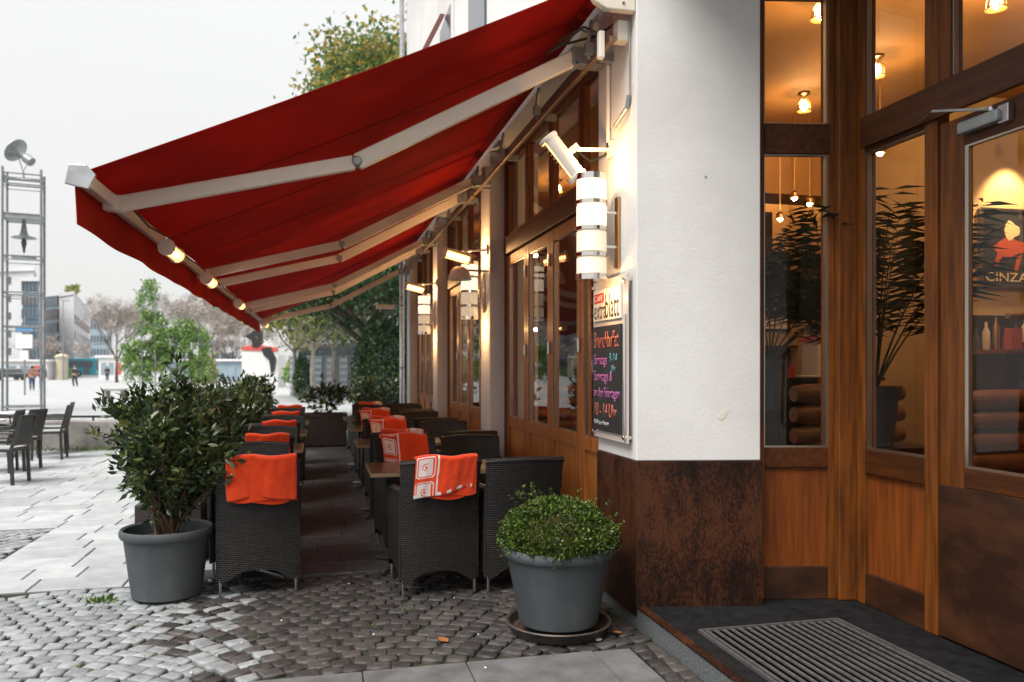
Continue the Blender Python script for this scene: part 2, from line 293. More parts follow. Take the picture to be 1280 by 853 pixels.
# ------------------------------------------------------------------ mesh helpers
WOFF = {}
class MB:
    def __init__(s): s.v = []; s.f = []; s.mi = []
    def add(s, vs, fs, mi=0):
        o = len(s.v); s.v += [tuple(v) for v in vs]; s.f += [tuple(i + o for i in f) for f in fs]; s.mi += [mi] * len(fs); return s
    def box(s, x0, x1, y0, y1, z0, z1, mi=0):
        v = [(x, y, z) for z in (z0, z1) for y in (y0, y1) for x in (x0, x1)]
        return s.add(v, [(0, 2, 3, 1), (4, 5, 7, 6), (0, 1, 5, 4), (1, 3, 7, 5), (3, 2, 6, 7), (2, 0, 4, 6)], mi)
    def cbox(s, c, sx, sy, sz, rot=None, mi=0):
        v = [Vector((x * sx / 2, y * sy / 2, z * sz / 2)) for z in (-1, 1) for y in (-1, 1) for x in (-1, 1)]
        if rot is not None: v = [rot @ p for p in v]
        c = Vector(c)
        return s.add([p + c for p in v], [(0, 2, 3, 1), (4, 5, 7, 6), (0, 1, 5, 4), (1, 3, 7, 5), (3, 2, 6, 7), (2, 0, 4, 6)], mi)
    def beam(s, a, b, w, h, mi=0):
        a, b = Vector(a), Vector(b); d = b - a
        rot = d.to_track_quat('X', 'Z').to_matrix()
        return s.cbox((a + b) / 2, d.length, w, h, rot, mi)
    def tube(s, path, r, n=8, mi=0, cap=True):
        path = [Vector(p) for p in path]; k = len(path); rs = r if isinstance(r, (list, tuple)) else [r] * k
        vs = []; up = None
        for i, p in enumerate(path):
            d = (path[min(i + 1, k - 1)] - path[max(i - 1, 0)]).normalized()
            if up is None: up = d.orthogonal().normalized()
            up = (up - d * up.dot(d)); up = up.normalized() if up.length > 1e-6 else d.orthogonal().normalized()
            q = d.cross(up)
            for j in range(n):
                a = 2 * PI * j / n; vs.append(p + (up * math.cos(a) + q * math.sin(a)) * rs[i])
        fs = [(i * n + j, i * n + (j + 1) % n, (i + 1) * n + (j + 1) % n, (i + 1) * n + j) for i in range(k - 1) for j in range(n)]
        if cap: fs += [tuple(reversed(range(n))), tuple(range((k - 1) * n, k * n))]
        return s.add(vs, fs, mi)
    def lathe(s, prof, n=32, c=(0, 0, 0), mi=0, rot=None, closed=False):
        vs = []; c = Vector(c)
        for r, z in prof:
            for j in range(n):
                a = 2 * PI * j / n; p = Vector((r * math.cos(a), r * math.sin(a), z))
                if rot is not None: p = rot @ p
                vs.append(p + c)
        k = len(prof)
        fs = [(i * n + j, i * n + (j + 1) % n, (i + 1) * n + (j + 1) % n, (i + 1) * n + j) for i in range(k - 1) for j in range(n)]
        if not closed: fs += [tuple(reversed(range(n))), tuple(range((k - 1) * n, k * n))]
        return s.add(vs, fs, mi)
    def prism(s, poly, ext, mi=0):
        """poly: 3D points in a plane; ext: extrusion vector"""
        n = len(poly); e = Vector(ext); p = [Vector(q) for q in poly]
        return s.add(p + [q + e for q in p], [tuple(reversed(range(n))), tuple(range(n, 2 * n))] + [(i, (i + 1) % n, n + (i + 1) % n, n + i) for i in range(n)], mi)
    def grid(s, fn, nu, nv, mi=0, thick=None):
        """surface fn(u,v)->point; thick: offset fn for a closed slab"""
        a = [Vector(fn(i / nu, j / nv)) for j in range(nv + 1) for i in range(nu + 1)]
        w = nu + 1
        q = [(j * w + i, j * w + i + 1, (j + 1) * w + i + 1, (j + 1) * w + i) for j in range(nv) for i in range(nu)]
        if thick is None: return s.add(a, q, mi)
        tv = Vector(thick); N = len(a); b = [p + tv for p in a]
        f = q + [tuple(i + N for i in reversed(x)) for x in q]
        rim = [(i, i + 1) for i in range(nu)] + [(j * w + nu, (j + 1) * w + nu) for j in range(nv)] + [(nv * w + i + 1, nv * w + i) for i in range(nu)] + [((j + 1) * w, j * w) for j in range(nv)]
        f += [(y, x, x + N, y + N) for x, y in rim]
        return s.add(a + b, f, mi)
    def build(s, name, mat, parent=None, local=False, smooth=False, bevel=0, tri=False):
        off = Vector((0, 0, 0)) if (local or parent is None) else WOFF.get(parent.name, Vector((0, 0, 0)))
        me = bpy.data.meshes.new(name)
        if off.length: vs = [(v[0] - off.x, v[1] - off.y, v[2] - off.z) for v in s.v]
        else: vs = s.v
        me.from_pydata(vs, [], s.f)
        for m in (mat if isinstance(mat, (list, tuple)) else [mat]): me.materials.append(m)
        if any(s.mi): me.polygons.foreach_set('material_index', s.mi)
        bm = bmesh.new(); bm.from_mesh(me); bmesh.ops.recalc_face_normals(bm, faces=bm.faces); bm.to_mesh(me); bm.free()
        boxuv(me)
        o = bpy.data.objects.new(name, me); COL.objects.link(o)
        if parent is not None: o.parent = parent
        if parent is None: WOFF[o.name] = Vector((0, 0, 0))
        else: WOFF[o.name] = off if not local else Vector((0, 0, 0))
        if smooth:
            me.shade_smooth() if hasattr(me, 'shade_smooth') else None
            if smooth != 2: sharpen(me, 40)
        if bevel:
            b = o.modifiers.new('bevel', 'BEVEL'); b.width = bevel; b.segments = 2; b.limit_method = 'ANGLE'
        return o
def sharpen(me, deg):
    try: me.set_sharp_from_angle(angle=R(deg))
    except Exception: pass
def boxuv(me):
    uv = me.uv_layers.new(name='UVMap'); n = len(me.loops)
    if n == 0: return
    co_ = np.empty(len(me.vertices) * 3); me.vertices.foreach_get('co', co_); co_ = co_.reshape(-1, 3)
    li = np.empty(n, int); me.loops.foreach_get('vertex_index', li)
    pn = np.empty(len(me.polygons) * 3); me.polygons.foreach_get('normal', pn); pn = np.abs(pn.reshape(-1, 3))
    lt = np.empty(len(me.polygons), int); me.polygons.foreach_get('loop_total', lt)
    ax = np.repeat(pn.argmax(1), lt); P = co_[li]
    U = np.where(ax == 0, P[:, 1], P[:, 0]); V = np.where(ax == 2, P[:, 1], P[:, 2])
    uv.data.foreach_set('uv', np.stack([U, V], 1).ravel())
def tag(o, label=None, cat=None, group=None, kind=None):
    if label: o['label'] = label
    if cat: o['category'] = cat
    if group: o['group'] = group
    if kind: o['kind'] = kind
    return o
def empty(name, loc, rz=0, **kw):
    o = bpy.data.objects.new(name, None); COL.objects.link(o); o.location = loc; o.rotation_euler = (0, 0, rz)
    o.empty_display_size = 0.1; WOFF[o.name] = Vector(loc)
    return tag(o, **kw)
def kids(o): return [c for c in bpy.data.objects if c.parent == o]
KID = {}
def freeze(o):   # remember a prototype's tree once, so copies are quick
    KID[o.name] = [(c, kids(c)) for c in kids(o)]
def dup(o, loc, rz=0, label=None, skip=()):
    r = o.copy(); COL.objects.link(r); r.location = loc; r.rotation_euler = (0, 0, rz)
    if label: r['label'] = label
    for c, gs in KID[o.name]:
        if c.name.split('.')[0] in skip: continue
        d = c.copy(); COL.objects.link(d); d.parent = r
        for g in gs: e = g.copy(); COL.objects.link(e); e.parent = d
    return r
def leafmesh(P, size, asp=0.45, up=0.3, out=None, rng=None, droop=0.0):
    """folded leaves at points P: two triangles each, base-left-tip-right"""
    rng = rng or np.random.default_rng(1); N = len(P)
    d = rng.normal(size=(N, 3))
    if out is not None: d = d * 0.75 + out
    d[:, 2] += up; d[:, 2] -= droop; d /= np.linalg.norm(d, axis=1)[:, None] + 1e-9
    s = rng.normal(size=(N, 3)); s -= d * (s * d).sum(1)[:, None]; s /= np.linalg.norm(s, axis=1)[:, None] + 1e-9
    nrm = np.cross(d, s)
    L = (size * rng.uniform(0.65, 1.25, N))[:, None]
    mid = P + d * L * 0.45
    A = P; B = mid + s * L * asp / 2 + nrm * L * 0.07; Cc = P + d * L; D = mid - s * L * asp / 2 + nrm * L * 0.07
    V = np.stack([A, B, Cc, D], 1).reshape(-1, 3)
    return V
def leafobj(name, V, mat, parent=None, loc=(0, 0, 0)):
    N = len(V) // 4; me = bpy.data.meshes.new(name)
    me.vertices.add(len(V)); me.vertices.foreach_set('co', (V - np.array(loc)).ravel().astype(np.float32))
    i = np.arange(N) * 4
    F = np.stack([i, i + 1, i + 2, i, i + 2, i + 3], 1).ravel()
    me.loops.add(N * 6); me.loops.foreach_set('vertex_index', F)
    me.polygons.add(N * 2); me.polygons.foreach_set('loop_start', np.arange(N * 2) * 3)
    try: me.polygons.foreach_set('loop_total', np.full(N * 2, 3))
    except Exception: pass
    me.update(calc_edges=True); me.validate(); me.materials.append(mat)
    o = bpy.data.objects.new(name, me); COL.objects.link(o)
    if parent: o.parent = parent
    return o
def textmesh(txt, mat, w, h, M4, name='lettering', parent=None, ext=0.001, shear=0.0, thin=0.0, jitter=0.0):
    cu = bpy.data.curves.new('t', 'FONT'); cu.body = txt; cu.shear = shear; cu.offset = thin; cu.resolution_u = 3; cu.extrude = 0.0
    ob = bpy.data.objects.new('t', cu); COL.objects.link(ob)
    dg = bpy.context.evaluated_depsgraph_get(); me = bpy.data.meshes.new_from_object(ob.evaluated_get(dg))
    bpy.data.objects.remove(ob)
    c = [v.co.copy() for v in me.vertices]
    x0, x1 = min(p.x for p in c), max(p.x for p in c); y0, y1 = min(p.y for p in c), max(p.y for p in c)
    off = WOFF.get(parent.name, Vector((0, 0, 0))) if parent else Vector((0, 0, 0))
    for v in me.vertices:
        u = (v.co.x - x0) / (x1 - x0) * w; q = (v.co.y - y0) / (y1 - y0) * h
        if jitter: q += jitter * math.sin(u * 31) + jitter * .6 * math.sin(u * 73 + 1); u += jitter * .7 * math.sin(q * 160 + u * 20)
        v.co = (M4 @ Vector((u, q, 0))) - off
    me.materials.clear(); me.materials.append(mat)
    bm = bmesh.new(); bm.from_mesh(me)
    r = bmesh.ops.extrude_face_region(bm, geom=bm.faces[:]); nrm = (M4.to_3x3() @ Vector((0, 0, 1))).normalized()
    bmesh.ops.translate(bm, verts=[g for g in r['geom'] if isinstance(g, bmesh.types.BMVert)], vec=nrm * ext)
    bm.to_mesh(me); bm.free()
    o = bpy.data.objects.new(name, me); COL.objects.link(o)
    if parent: o.parent = parent
    return o
def facing_left(Y, z, x):   # text frame on a wall that faces -X: text runs towards -Y
    return Matrix(((0, 0, -1, x), (-1, 0, 0, Y), (0, 1, 0, z), (0, 0, 0, 1)))
def facing_cam(X, z, y):    # on a wall that faces -Y
    return Matrix(((1, 0, 0, X), (0, 0, -1, y), (0, 1, 0, z), (0, 0, 0, 1)))

# ================================================================== GROUND
g = MB().box(-260, 260, -12, 420, -0.6, -0.026).build('ground', M['joint']); tag(g, kind='structure')
rnd = random.Random(3)
# far plaza sheet beyond the laid slabs (relief gives way to material there)
pz = MB()
pz.box(-260, 260, 27.2, 420, -0.02, -0.004); pz.box(-260, -9.9, -12, 27.2, -0.02, -0.004)
pz.box(4.2, 260, 17.3, 27.2, -0.02, -0.004)
o = pz.build('plaza_paving', M['plaza']); tag(o, kind='structure')
t = M['plaza'].node_tree
# slab piece meshes shared by alike pieces
def slabmesh(name, w, d, mat, seed):
    r = random.Random(seed); b = 0.006
    x, y = w / 2, d / 2; j = lambda: r.uniform(-0.003, 0.003)
    lo = [(-x, -y), (x, -y), (x, y), (-x, y)]
    v = [(a, c, -0.04) for a, c in lo] + [(a, c, -b) for a, c in lo] + [(a * (1 - b / x), c * (1 - b / y), j() * .5) for a, c in lo]
    f = [(0, 1, 5, 4), (1, 2, 6, 5), (2, 3, 7, 6), (3, 0, 4, 7), (4, 5, 9, 8), (5, 6, 10, 9), (6, 7, 11, 10), (7, 4, 8, 11), (8, 9, 10, 11)]
    me = bpy.data.meshes.new(name); me.from_pydata(v, [], f); me.materials.append(mat); return me
pave = tag(empty('slab_paving', (0, 5.98, 0)), kind='structure')
MB().box(-2.42, 4.2, 5.98, 8.34, -.0255, -.013).build('bedding_sand', M['bed'], pave); MB().box(-9.9, 4.2, 8.341, 27.19, -.0255, -.013).build('bedding_sand', M['bed'], pave)
terr = tag(empty('terrace_paving', (0, 5.98, 0)), kind='structure')
GAP = 0.010; SD = 0.335
SL = {}
lens = (0.42, 0.50, 0.60, 0.36)
for L in lens:
    for k in range(3):
        SL[(L, k, 0)] = slabmesh('slab', L - GAP, SD - GAP, M['slab'], int(L * 100) + k)
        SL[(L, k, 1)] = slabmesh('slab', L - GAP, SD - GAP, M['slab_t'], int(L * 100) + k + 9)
cand = []
row = 0; y = 5.98
while y < 27.1:
    x = -min(9.8, 0.40 * y + 1.5) - rnd.uniform(0, .5); xe = 3.9 if y > 17.2 else 1.95
    if y + SD / 2 < 8.2: x = -2.42
    while x < xe:
        L = rnd.choice(lens)
        xc, yc = x + L / 2, y + SD / 2
        if xc > -9.9:
            Z = yc * .972 + xc * .233; X = xc * .972 - yc * .233; px = 640 + 1000 * X / Z
            vis = (-30 < px < 760)
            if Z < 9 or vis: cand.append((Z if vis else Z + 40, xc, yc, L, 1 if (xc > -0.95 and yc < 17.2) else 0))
        x += L
    y += SD; row += 1
cand.sort()
n0 = n1 = 0; far0, far1 = MB(), MB()
for Z, xc, yc, L, tt in cand:
    if (tt and n1 < 300) or (not tt and n0 < 300):
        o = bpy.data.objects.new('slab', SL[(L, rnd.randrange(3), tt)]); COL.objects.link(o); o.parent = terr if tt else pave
        o.location = (xc, yc - 5.98, rnd.uniform(-0.003, 0.002)); o.rotation_euler = (rnd.uniform(-.004, .004), rnd.uniform(-.003, .003), rnd.uniform(-.004, .004))
        if tt: n1 += 1
        else: n0 += 1
    else:
        z = rnd.uniform(-.003, .002); (far1 if tt else far0).box(xc - L / 2 + GAP / 2, xc + L / 2 - GAP / 2, yc - SD / 2 + GAP / 2, yc + SD / 2 - GAP / 2, -.04, z)
if far0.v: tag(far0.build('far_slabs', M['slab_far'], pave), kind='stuff')
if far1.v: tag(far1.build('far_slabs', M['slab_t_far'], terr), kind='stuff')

# cobbles laid in segmental arcs
def cobmesh(seed, mt='cobble'):
    r = random.Random(seed); w, d = 0.0560 + r.uniform(-.006, .002), 0.0485 + r.uniform(-.004, .002)
    c = [(-w, -d), (w, -d), (w, d), (-w, d)]; c = [(a + r.uniform(-.008, .004) * (1 if a > 0 else -1), b + r.uniform(-.007, .003) * (1 if b > 0 else -1)) for a, b in c]
    v = [(a, b, -.05) for a, b in c] + [(a, b, -.012) for a, b in c] + [(a * .985, b * .985, -.007 + r.uniform(-.001, .001)) for a, b in c] + [(a * .93 + r.uniform(-.002, .002), b * .92 + r.uniform(-.002, .002), -.0015 + r.uniform(-.0012, .0012)) for a, b in c] + [(a * .55, b * .55, .0005 + r.uniform(-.002, .002)) for a, b in c]
    f = []
    for k in (0, 4, 8, 12): f += [(k + i, k + (i + 1) % 4, k + 4 + (i + 1) % 4, k + 4 + i) for i in range(4)]
    f.append((16, 17, 18, 19))
    me = bpy.data.meshes.new('cobble'); me.from_pydata(v, [], f); me.materials.append(M[mt]); me.shade_smooth(); return me
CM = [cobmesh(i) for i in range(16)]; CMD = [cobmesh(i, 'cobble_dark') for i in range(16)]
cobp = tag(empty('cobble_pavement', (0, 4.03, 0)), kind='structure')
cl = []
ARC, RAD = 1.75, 1.35
def arcs(x0, x1, y0, y1, ph=0.2):
    nrow = int((y1 - y0 + 1.0) / .101)
    k0 = int(math.floor((x0 - ph) / ARC)) - 1; k1 = int(math.ceil((x1 - ph) / ARC)) + 1
    for k in range(k0, k1):
        xc = ph + k * ARC; half = math.asin(ARC / 2 / RAD); n = round(2 * half * RAD / .1155)
        for rI in range(-3, nrow):
            yb = y0 + rI * .101 - .35
            for i in range(n):
                a = -half + (i + .5 + (rI % 2) * .5 - .25 + rnd.uniform(-.08, .08)) * 2 * half / n
                X = xc + RAD * math.sin(a); Y = yb + RAD * math.cos(a) - RAD * math.cos(half) + rnd.uniform(-.006, .006)
                if x0 + .045 < X < x1 - .045 and y0 + .045 < Y < y1 - .045: yield X, Y, -a
for X, Y, a in arcs(-3.2, 1.79, 4.03, 5.98): cl.append((X, Y, a))
for X, Y, a in arcs(-4.6, -2.40, 5.98, 8.34, 0.3): cl.append((X, Y, a))
for k_ in range(9):
    for xx in (1.672, 1.757): cl.append((xx + rnd.uniform(-.004, .004), 3.22 + k_ * .1, PI / 2 + rnd.uniform(-.05, .05)))
def pz_(X, Y): Z = Y * .972 + X * .233; return Z, 640 + 1000 * (X * .972 - Y * .233) / Z
cl.sort(key=lambda q: pz_(q[0], q[1])[0] + (0 if -10 < pz_(q[0], q[1])[1] < 900 and (q[1] > 4.28 + .2 * q[0] * -1 * 0) else 20))
cf = MB(); nc = 0
def isdark(X, Y):   # brownish setts towards the facade, awning and building shade put into their colour
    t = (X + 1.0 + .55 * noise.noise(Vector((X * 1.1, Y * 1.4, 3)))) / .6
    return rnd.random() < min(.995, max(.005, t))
for X, Y, a in cl:
    m_ = rnd.randrange(16); rz = a + rnd.uniform(-.06, .06) + rnd.choice((0, PI)); z = -.004 + rnd.uniform(-.004, .003); tx, ty = rnd.uniform(-.045, .045), rnd.uniform(-.045, .045)
    if nc < 300:
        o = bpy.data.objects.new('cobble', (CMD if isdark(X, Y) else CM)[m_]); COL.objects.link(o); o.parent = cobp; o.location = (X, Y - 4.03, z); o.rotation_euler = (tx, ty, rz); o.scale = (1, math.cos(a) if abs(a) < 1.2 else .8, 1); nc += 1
    else:
        mat4 = Matrix.Translation((X, Y, z)) @ Matrix.Rotation(rz, 4, 'Z') @ Matrix.Rotation(tx, 4, 'X') @ Matrix.Rotation(ty, 4, 'Y') @ Matrix.Diagonal((1, math.cos(a) if abs(a) < 1.2 else .8, 1, 1))
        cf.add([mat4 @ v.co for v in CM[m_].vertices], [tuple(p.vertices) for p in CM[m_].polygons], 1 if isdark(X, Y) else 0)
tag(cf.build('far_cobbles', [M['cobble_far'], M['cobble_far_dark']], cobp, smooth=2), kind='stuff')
# concrete strip at the bottom of the photograph: big slabs with narrow joints
sp = tag(empty('concrete_strip', (0, 4, 0)), kind='structure')
x = -3.2
for L in (.95, .95, .95, .55, .52, .68, .62 - .0):
    if x >= 1.6: break
    e = min(x + L, 1.61)
    for (a, b) in ((3.42, 4.018), (2.4, 3.41)):
        MB().box(x + .006, e, a, b, -.06, .001 + rnd.uniform(-.002, .002)).build('slab', M['strip'], sp, bevel=.004)
    x += L
# small grit, moss and fallen leaves in the joints
P = np.array([[rnd.uniform(-2, 1.75), rnd.uniform(4.1, 5.9), .002] for _ in range(260)])
V = leafmesh(P, .009, .7, .1, rng=np.random.default_rng(5)); tag(leafobj('litter', V, M['dryleaf']), 'tiny crumbs of dry leaf scattered over the cobbles', 'leaf litter', kind='stuff')
wp = []
for _ in range(60):
    cx, cy = rnd.uniform(-2.2, .6), rnd.uniform(4.2, 5.95)
    for _ in range(14): wp.append((cx + rnd.gauss(0, .02), cy + rnd.gauss(0, .015), -.005))
V = leafmesh(np.array(wp), .013, .4, .6, rng=np.random.default_rng(6)); tag(leafobj('moss', V, M['weed']), 'small green weeds sprouting from the cobble joints', 'weeds', kind='stuff')
wp = [(-1.37 + rnd.gauss(0, .05), 5.62 + rnd.gauss(0, .03), .0) for _ in range(45)]
V = leafmesh(np.array(wp), .045, .5, .7, rng=np.random.default_rng(8)); tag(leafobj('weed', V, M['weed']), 'bright green weed in the paving left of the large grey shrub pot', 'weed')
for (X, Y, s, rz, lab) in ((.66, 4.36, .045, .4, 'rust brown fallen leaf lying flat on the cobbles before the rattan chairs'), (1.63, 4.25, .03, 1.2, 'small orange fallen leaf beside the entrance step')):
    lm = MB().add([(0, -s, .004), (s * .6, -s * .2, .008), (s * .5, s * .5, .005), (0, s * 1.1, .006), (-s * .55, s * .4, .008), (-s * .6, -s * .3, .005), (0, 0, .003)], [(0, 1, 6), (1, 2, 6), (2, 3, 6), (3, 4, 6), (4, 5, 6), (5, 0, 6)])
    lo_ = lm.build('fallen_leaf', M['dryleaf']); lo_.location = (X, Y, .004); lo_.rotation_euler = (0, 0, rz); tag(lo_, lab, 'leaf')
gm = MB()
for _ in range(16):
    gx, gy = rnd.uniform(-2, 1.7), rnd.uniform(3.6, 5.9); gr = rnd.uniform(.003, .007); gm.lathe([(gr, .0), (gr, .004), (gr * .4, .006)], 7, (gx, gy, .002))
tag(gm.build('litter', M['stallwhite']), 'tiny pale crumbs and gum spots on the cobbles', 'litter', kind='stuff')
cg = MB().cbox((1.49, 4.17, .006), .03, .022, .008, Matrix.Rotation(.5, 3, 'Z')).build('paper_scrap', M['paper']); tag(cg, 'crumpled white scrap of paper in front of the boxwood saucer', 'litter')

# ================================================================== ENTRANCE STEP
st = tag(empty('entrance_step', (2.4, 3.5, 0)), kind='structure')
MB().prism([(1.80, -3.4, -.1), (2.0, -3.4, -.1), (2.0, 8, -.1), (1.80, 8, -.1)], (0, 0, .196)).build('granite_kerb', M['granite'], st, bevel=.006)
MB().box(1.796, 1.845, -3.4, 4.37, .0965, .112).build('edge_strip', M['plinth'], st, bevel=.003)
MB().box(2.001, 5.2, -3.4, 5.0, -.1, .104).build('step_floor', M['darkfloor'], st)
MB().box(1.846, 2.0, -3.4, 4.37, .0965, .1045).build('step_edge', M['darkfloor'], st)
dm = tag(empty('door_mat', (2.36, 3.0, .104)), 'black ribbed scraper mat set in the floor before the cafe door', 'door mat')
MB().box(1.955, 2.765, 1.9, 3.86, .1045, .108).build('mat_tray', M['matpit'], dm)
f_ = MB(); f_.box(1.94, 2.78, 3.86, 3.875, .105, .121); f_.box(1.94, 1.955, 1.9, 3.86, .105, .121); f_.box(2.765, 2.78, 1.9, 3.86, .105, .121)
f_.build('mat_frame', M['matbar'], dm)
bm_ = None
for i in range(17):
    xx = 1.980 + i * .0475
    if bm_ is None: bm_ = MB().box(-.0080, .0080, -.97, .97, 0, .011).build('mat_bar', M['matbar'], dm, local=True, bevel=.002); o = bm_
    else: o = bm_.copy(); COL.objects.link(o)
    o.location = (xx - 2.36, 2.885 - 3.0, .0045)

# ================================================================== CAFE BUILDING
bd = tag(empty('cafe_building', (1.9, 10, 0)), 'white plastered cafe building with brown plinth, folding wood windows and corner entrance', 'building')
# corner pillar: front face slightly oblique, as the photograph shows
A, B = (1.80, 4.38), (2.52, 4.235)
def prismxy(m, pts, z0, z1, mi=0): return m.prism([(x, y, z0) for x, y in pts], (0, 0, z1 - z0), mi)
prismxy(MB(), [A, B, (2.52, 5.04), (1.80, 5.04)], .955, 9.5).build('corner_pillar', M['plaster'], bd, bevel=.006)
prismxy(MB(), [(1.792, 4.372), (2.528, 4.222), (2.528, 5.045), (1.792, 5.045)], .05, .952).build('plinth', M['plinth'], bd, bevel=.003)
MB().prism([(2.30 + a, 4.38 - .2014 * (.5 + a) - .0005, 1.22 + b) for a, b in ((-.03, -.01), (-.012, -.03), (.01, -.012), (.032, .022), (.012, .034), (-.008, .012))], (0, -.0015, 0)).build('plaster_chip', M['paper'], bd)
MB().prism([(2.20 + a, 4.38 - .2014 * (.4 + a) - .0005, 2.62 + b) for a, b in ((-.006, -.006), (.006, -.007), (.007, .006), (-.004, .008))], (0, -.001, 0)).build('nail_hole', M['grey_metal'], bd)
# facade pillars with plinths
for i, (a, b) in enumerate(((8.54, 9.04), (12.56, 13.06), (16.56, 17.1))):
    MB().box(1.80, 2.35, a, b, .30, 3.86).build('pillar', M['plaster'], bd, bevel=.01)
    MB().box(1.79, 2.352, a - .006, b + .006, 0, .298).build('pillar_plinth', M['plinth'], bd)
MB().box(1.80, 2.4, 5.041, 17.1, 3.861, 9.5).build('upper_wall', M['upper_plaster'], bd)
MB().box(1.78, 1.799, 10.9, 12.5, 3.9, 9.4).build('wall_bay', M['plaster'], bd, bevel=.01)
MB().box(2.401, 11, 16.9, 17.1, -.1, 9.5).build('end_wall', M['upper_plaster'], bd)
MB().box(2.353, 10.9, 5.1, 16.9, 9.0, 9.49).build('roof', M['upper_plaster'], bd)
# downpipe at the far corner and thin wall pipes
MB().tube([(1.70, 17.16, .05), (1.70, 17.16, 9.4)], .05, 12).build('downpipe', M['steel'], bd, smooth=True)
for z in (1.5, 3.0, 5.4): MB().lathe([(.058, -.02), (.062, 0), (.058, .02)], 12, (1.70, 17.16, z)).build('pipe_clip', M['grey_metal'], bd)
# upper windows with small red-brown window awnings
for k, yy in enumerate((9.2, 11.6, 14.2, 16.2)):
    z = 6.6
    MB().box(1.772, 1.81, yy - .5, yy + .5, 5.2, z).build('upper_window', M['darkglass'], bd)
    MB().prism([(1.77, yy - .05, 6.65), (1.70, yy - .05, 6.65), (1.36, yy - .05, 5.95), (1.42, yy - .05, 5.93)], (0, .10, 0)).build('window_awning', M['taupe'], bd)

def timber(m, x0, x1, y0, y1, z0, z1): return m.box(x0, x1, y0, y1, z0, z1)
def pane_obj(name, x0, x1, y0, y1, z0, z1, par): return MB().box(x0, x1, y0, y1, z0, z1).build(name, M['glass'], par)
# folding window fronts between the pillars
BAYS = [(5.045, 8.534), (9.046, 12.554), (13.066, 16.554)]
names = ('nearest the corner pillar, beside the chalkboard', 'middle one, between the first and second free pillars', 'farthest one, beside the downpipe')
for bi, (ya, yb) in enumerate(BAYS):
    fw = tag(empty('folding_window', (2.0, (ya + yb) / 2, .1)), 'brown timber folding window front, ' + names[bi], 'folding window', 'folding window fronts under the awning')
    # sill block, outer frame, transom, head
    MB().box(1.93, 2.14, ya, yb, 0.0, .13).build('sill', M['plinth'], fw)
    m = MB(); m.box(1.96, 2.10, ya, ya + .06, .131, 3.86); m.box(1.96, 2.10, yb - .06, yb, .131, 3.86); m.build('outer_frame', M['wood'], fw, bevel=.004)
    MB().box(1.94, 2.11, ya + .061, yb - .061, 2.72, 2.90).build('transom', M['wood_h'], fw, bevel=.006)
    MB().box(1.955, 2.10, ya + .061, yb - .061, 3.75, 3.86).build('head_rail', M['wood_h'], fw)
    n = 4; w = (yb - ya - .12) / n
    for k in range(n):
        y0 = ya + .06 + k * w + .004; y1 = y0 + w - .008; s = .085
        lf = MB()
        lf.box(1.975, 2.04, y0, y0 + s, .14, 2.71); lf.box(1.975, 2.04, y1 - s, y1, .14, 2.71)
        lf.box(1.977, 2.038, y0 + s, y1 - s, .14, .25); lf.box(1.977, 2.038, y0 + s, y1 - s, .87, .98); lf.box(1.977, 2.038, y0 + s, y1 - s, 2.61, 2.71)
        lo2 = lf.build('window_leaf', M['fold_wood'], fw, bevel=.004)
        MB().box(1.998, 2.016, y0 + s, y1 - s, .25, .87).build('panel', M['fold_panel'], lo2)
        MB().box(2.004, 2.010, y0 + s, y1 - s, .98, 2.61).build('pane', M['glass'], lo2)
        bd_ = MB()
        for zz in (.98, 2.602): bd_.box(1.985, 2.003, y0 + s, y1 - s, zz, zz + .008)
        for yy in (y0 + s, y1 - s - .008): bd_.box(1.985, 2.003, yy, yy + .008, .988, 2.602)
        bd_.build('glazing_bead', M['bead'], lo2)
        for zz in (1.62, 2.40): MB().box(1.955, 1.9745, y0 - .012, y0 + .018, zz, zz + .11).build('hinge', M['steel'], lo2, bevel=.003)
        # fanlight above
        fl = MB(); fl.box(1.98, 2.04, y0, y0 + .06, 2.901, 3.749); fl.box(1.98, 2.04, y1 - .06, y1, 2.901, 3.749); fl.box(1.982, 2.038, y0 + .06, y1 - .06, 2.901, 2.95); fl.box(1.982, 2.038, y0 + .06, y1 - .06, 3.69, 3.749)
        f2 = fl.build('fanlight', M['wood'], fw, bevel=.003)
        MB().box(2.006, 2.012, y0 + .06, y1 - .06, 2.95, 3.69).build('pane', M['glass'], f2)

# entrance: fixed glazed screen beside the pillar, post, then side light and door along +X
es = tag(empty('entrance_screen', (2.85, 4.35, .1)), 'narrow glazed mahogany screen between the white pillar and the entrance post', 'glazed screen')
xa, xb, y0, y1 = 2.532, 3.085, 4.33, 4.41
def ln(x): return 4.36 - (x - 2.53) * .2     # slightly oblique like the pillar face
def obx(m, x0, x1, d0, d1, z0, z1, mi=0):
    return m.prism([(x0, ln(x0) + d0, z0), (x1, ln(x1) + d0, z0), (x1, ln(x1) + d1, z0), (x0, ln(x0) + d1, z0)], (0, 0, z1 - z0), mi)
m = MB()
for x0, x1 in ((2.531, 2.60), (2.985, 3.02)): obx(m, x0, x1, -.02, .06, .105, 4.05)
obx(MB(), 2.60, 2.985, -.019, .059, .105, .30).build('bottom_rail', M['kickwood'], es, bevel=.004)
m.build('stile', M['wood'], es, bevel=.004)
for nm, z0, z1 in (('middle_rail', .90, 1.02), ('transom', 2.79, 2.97), ('head_rail', 3.74, 4.05)):
    obx(MB(), 2.6, 2.985, -.03 if nm == 'transom' else -.018, .058, z0, z1).build(nm, M['wood_h'], es, bevel=.004)
obx(MB(), 2.6, 2.985, .005, .03, .30, .90).build('panel', M['wood_l'], es)
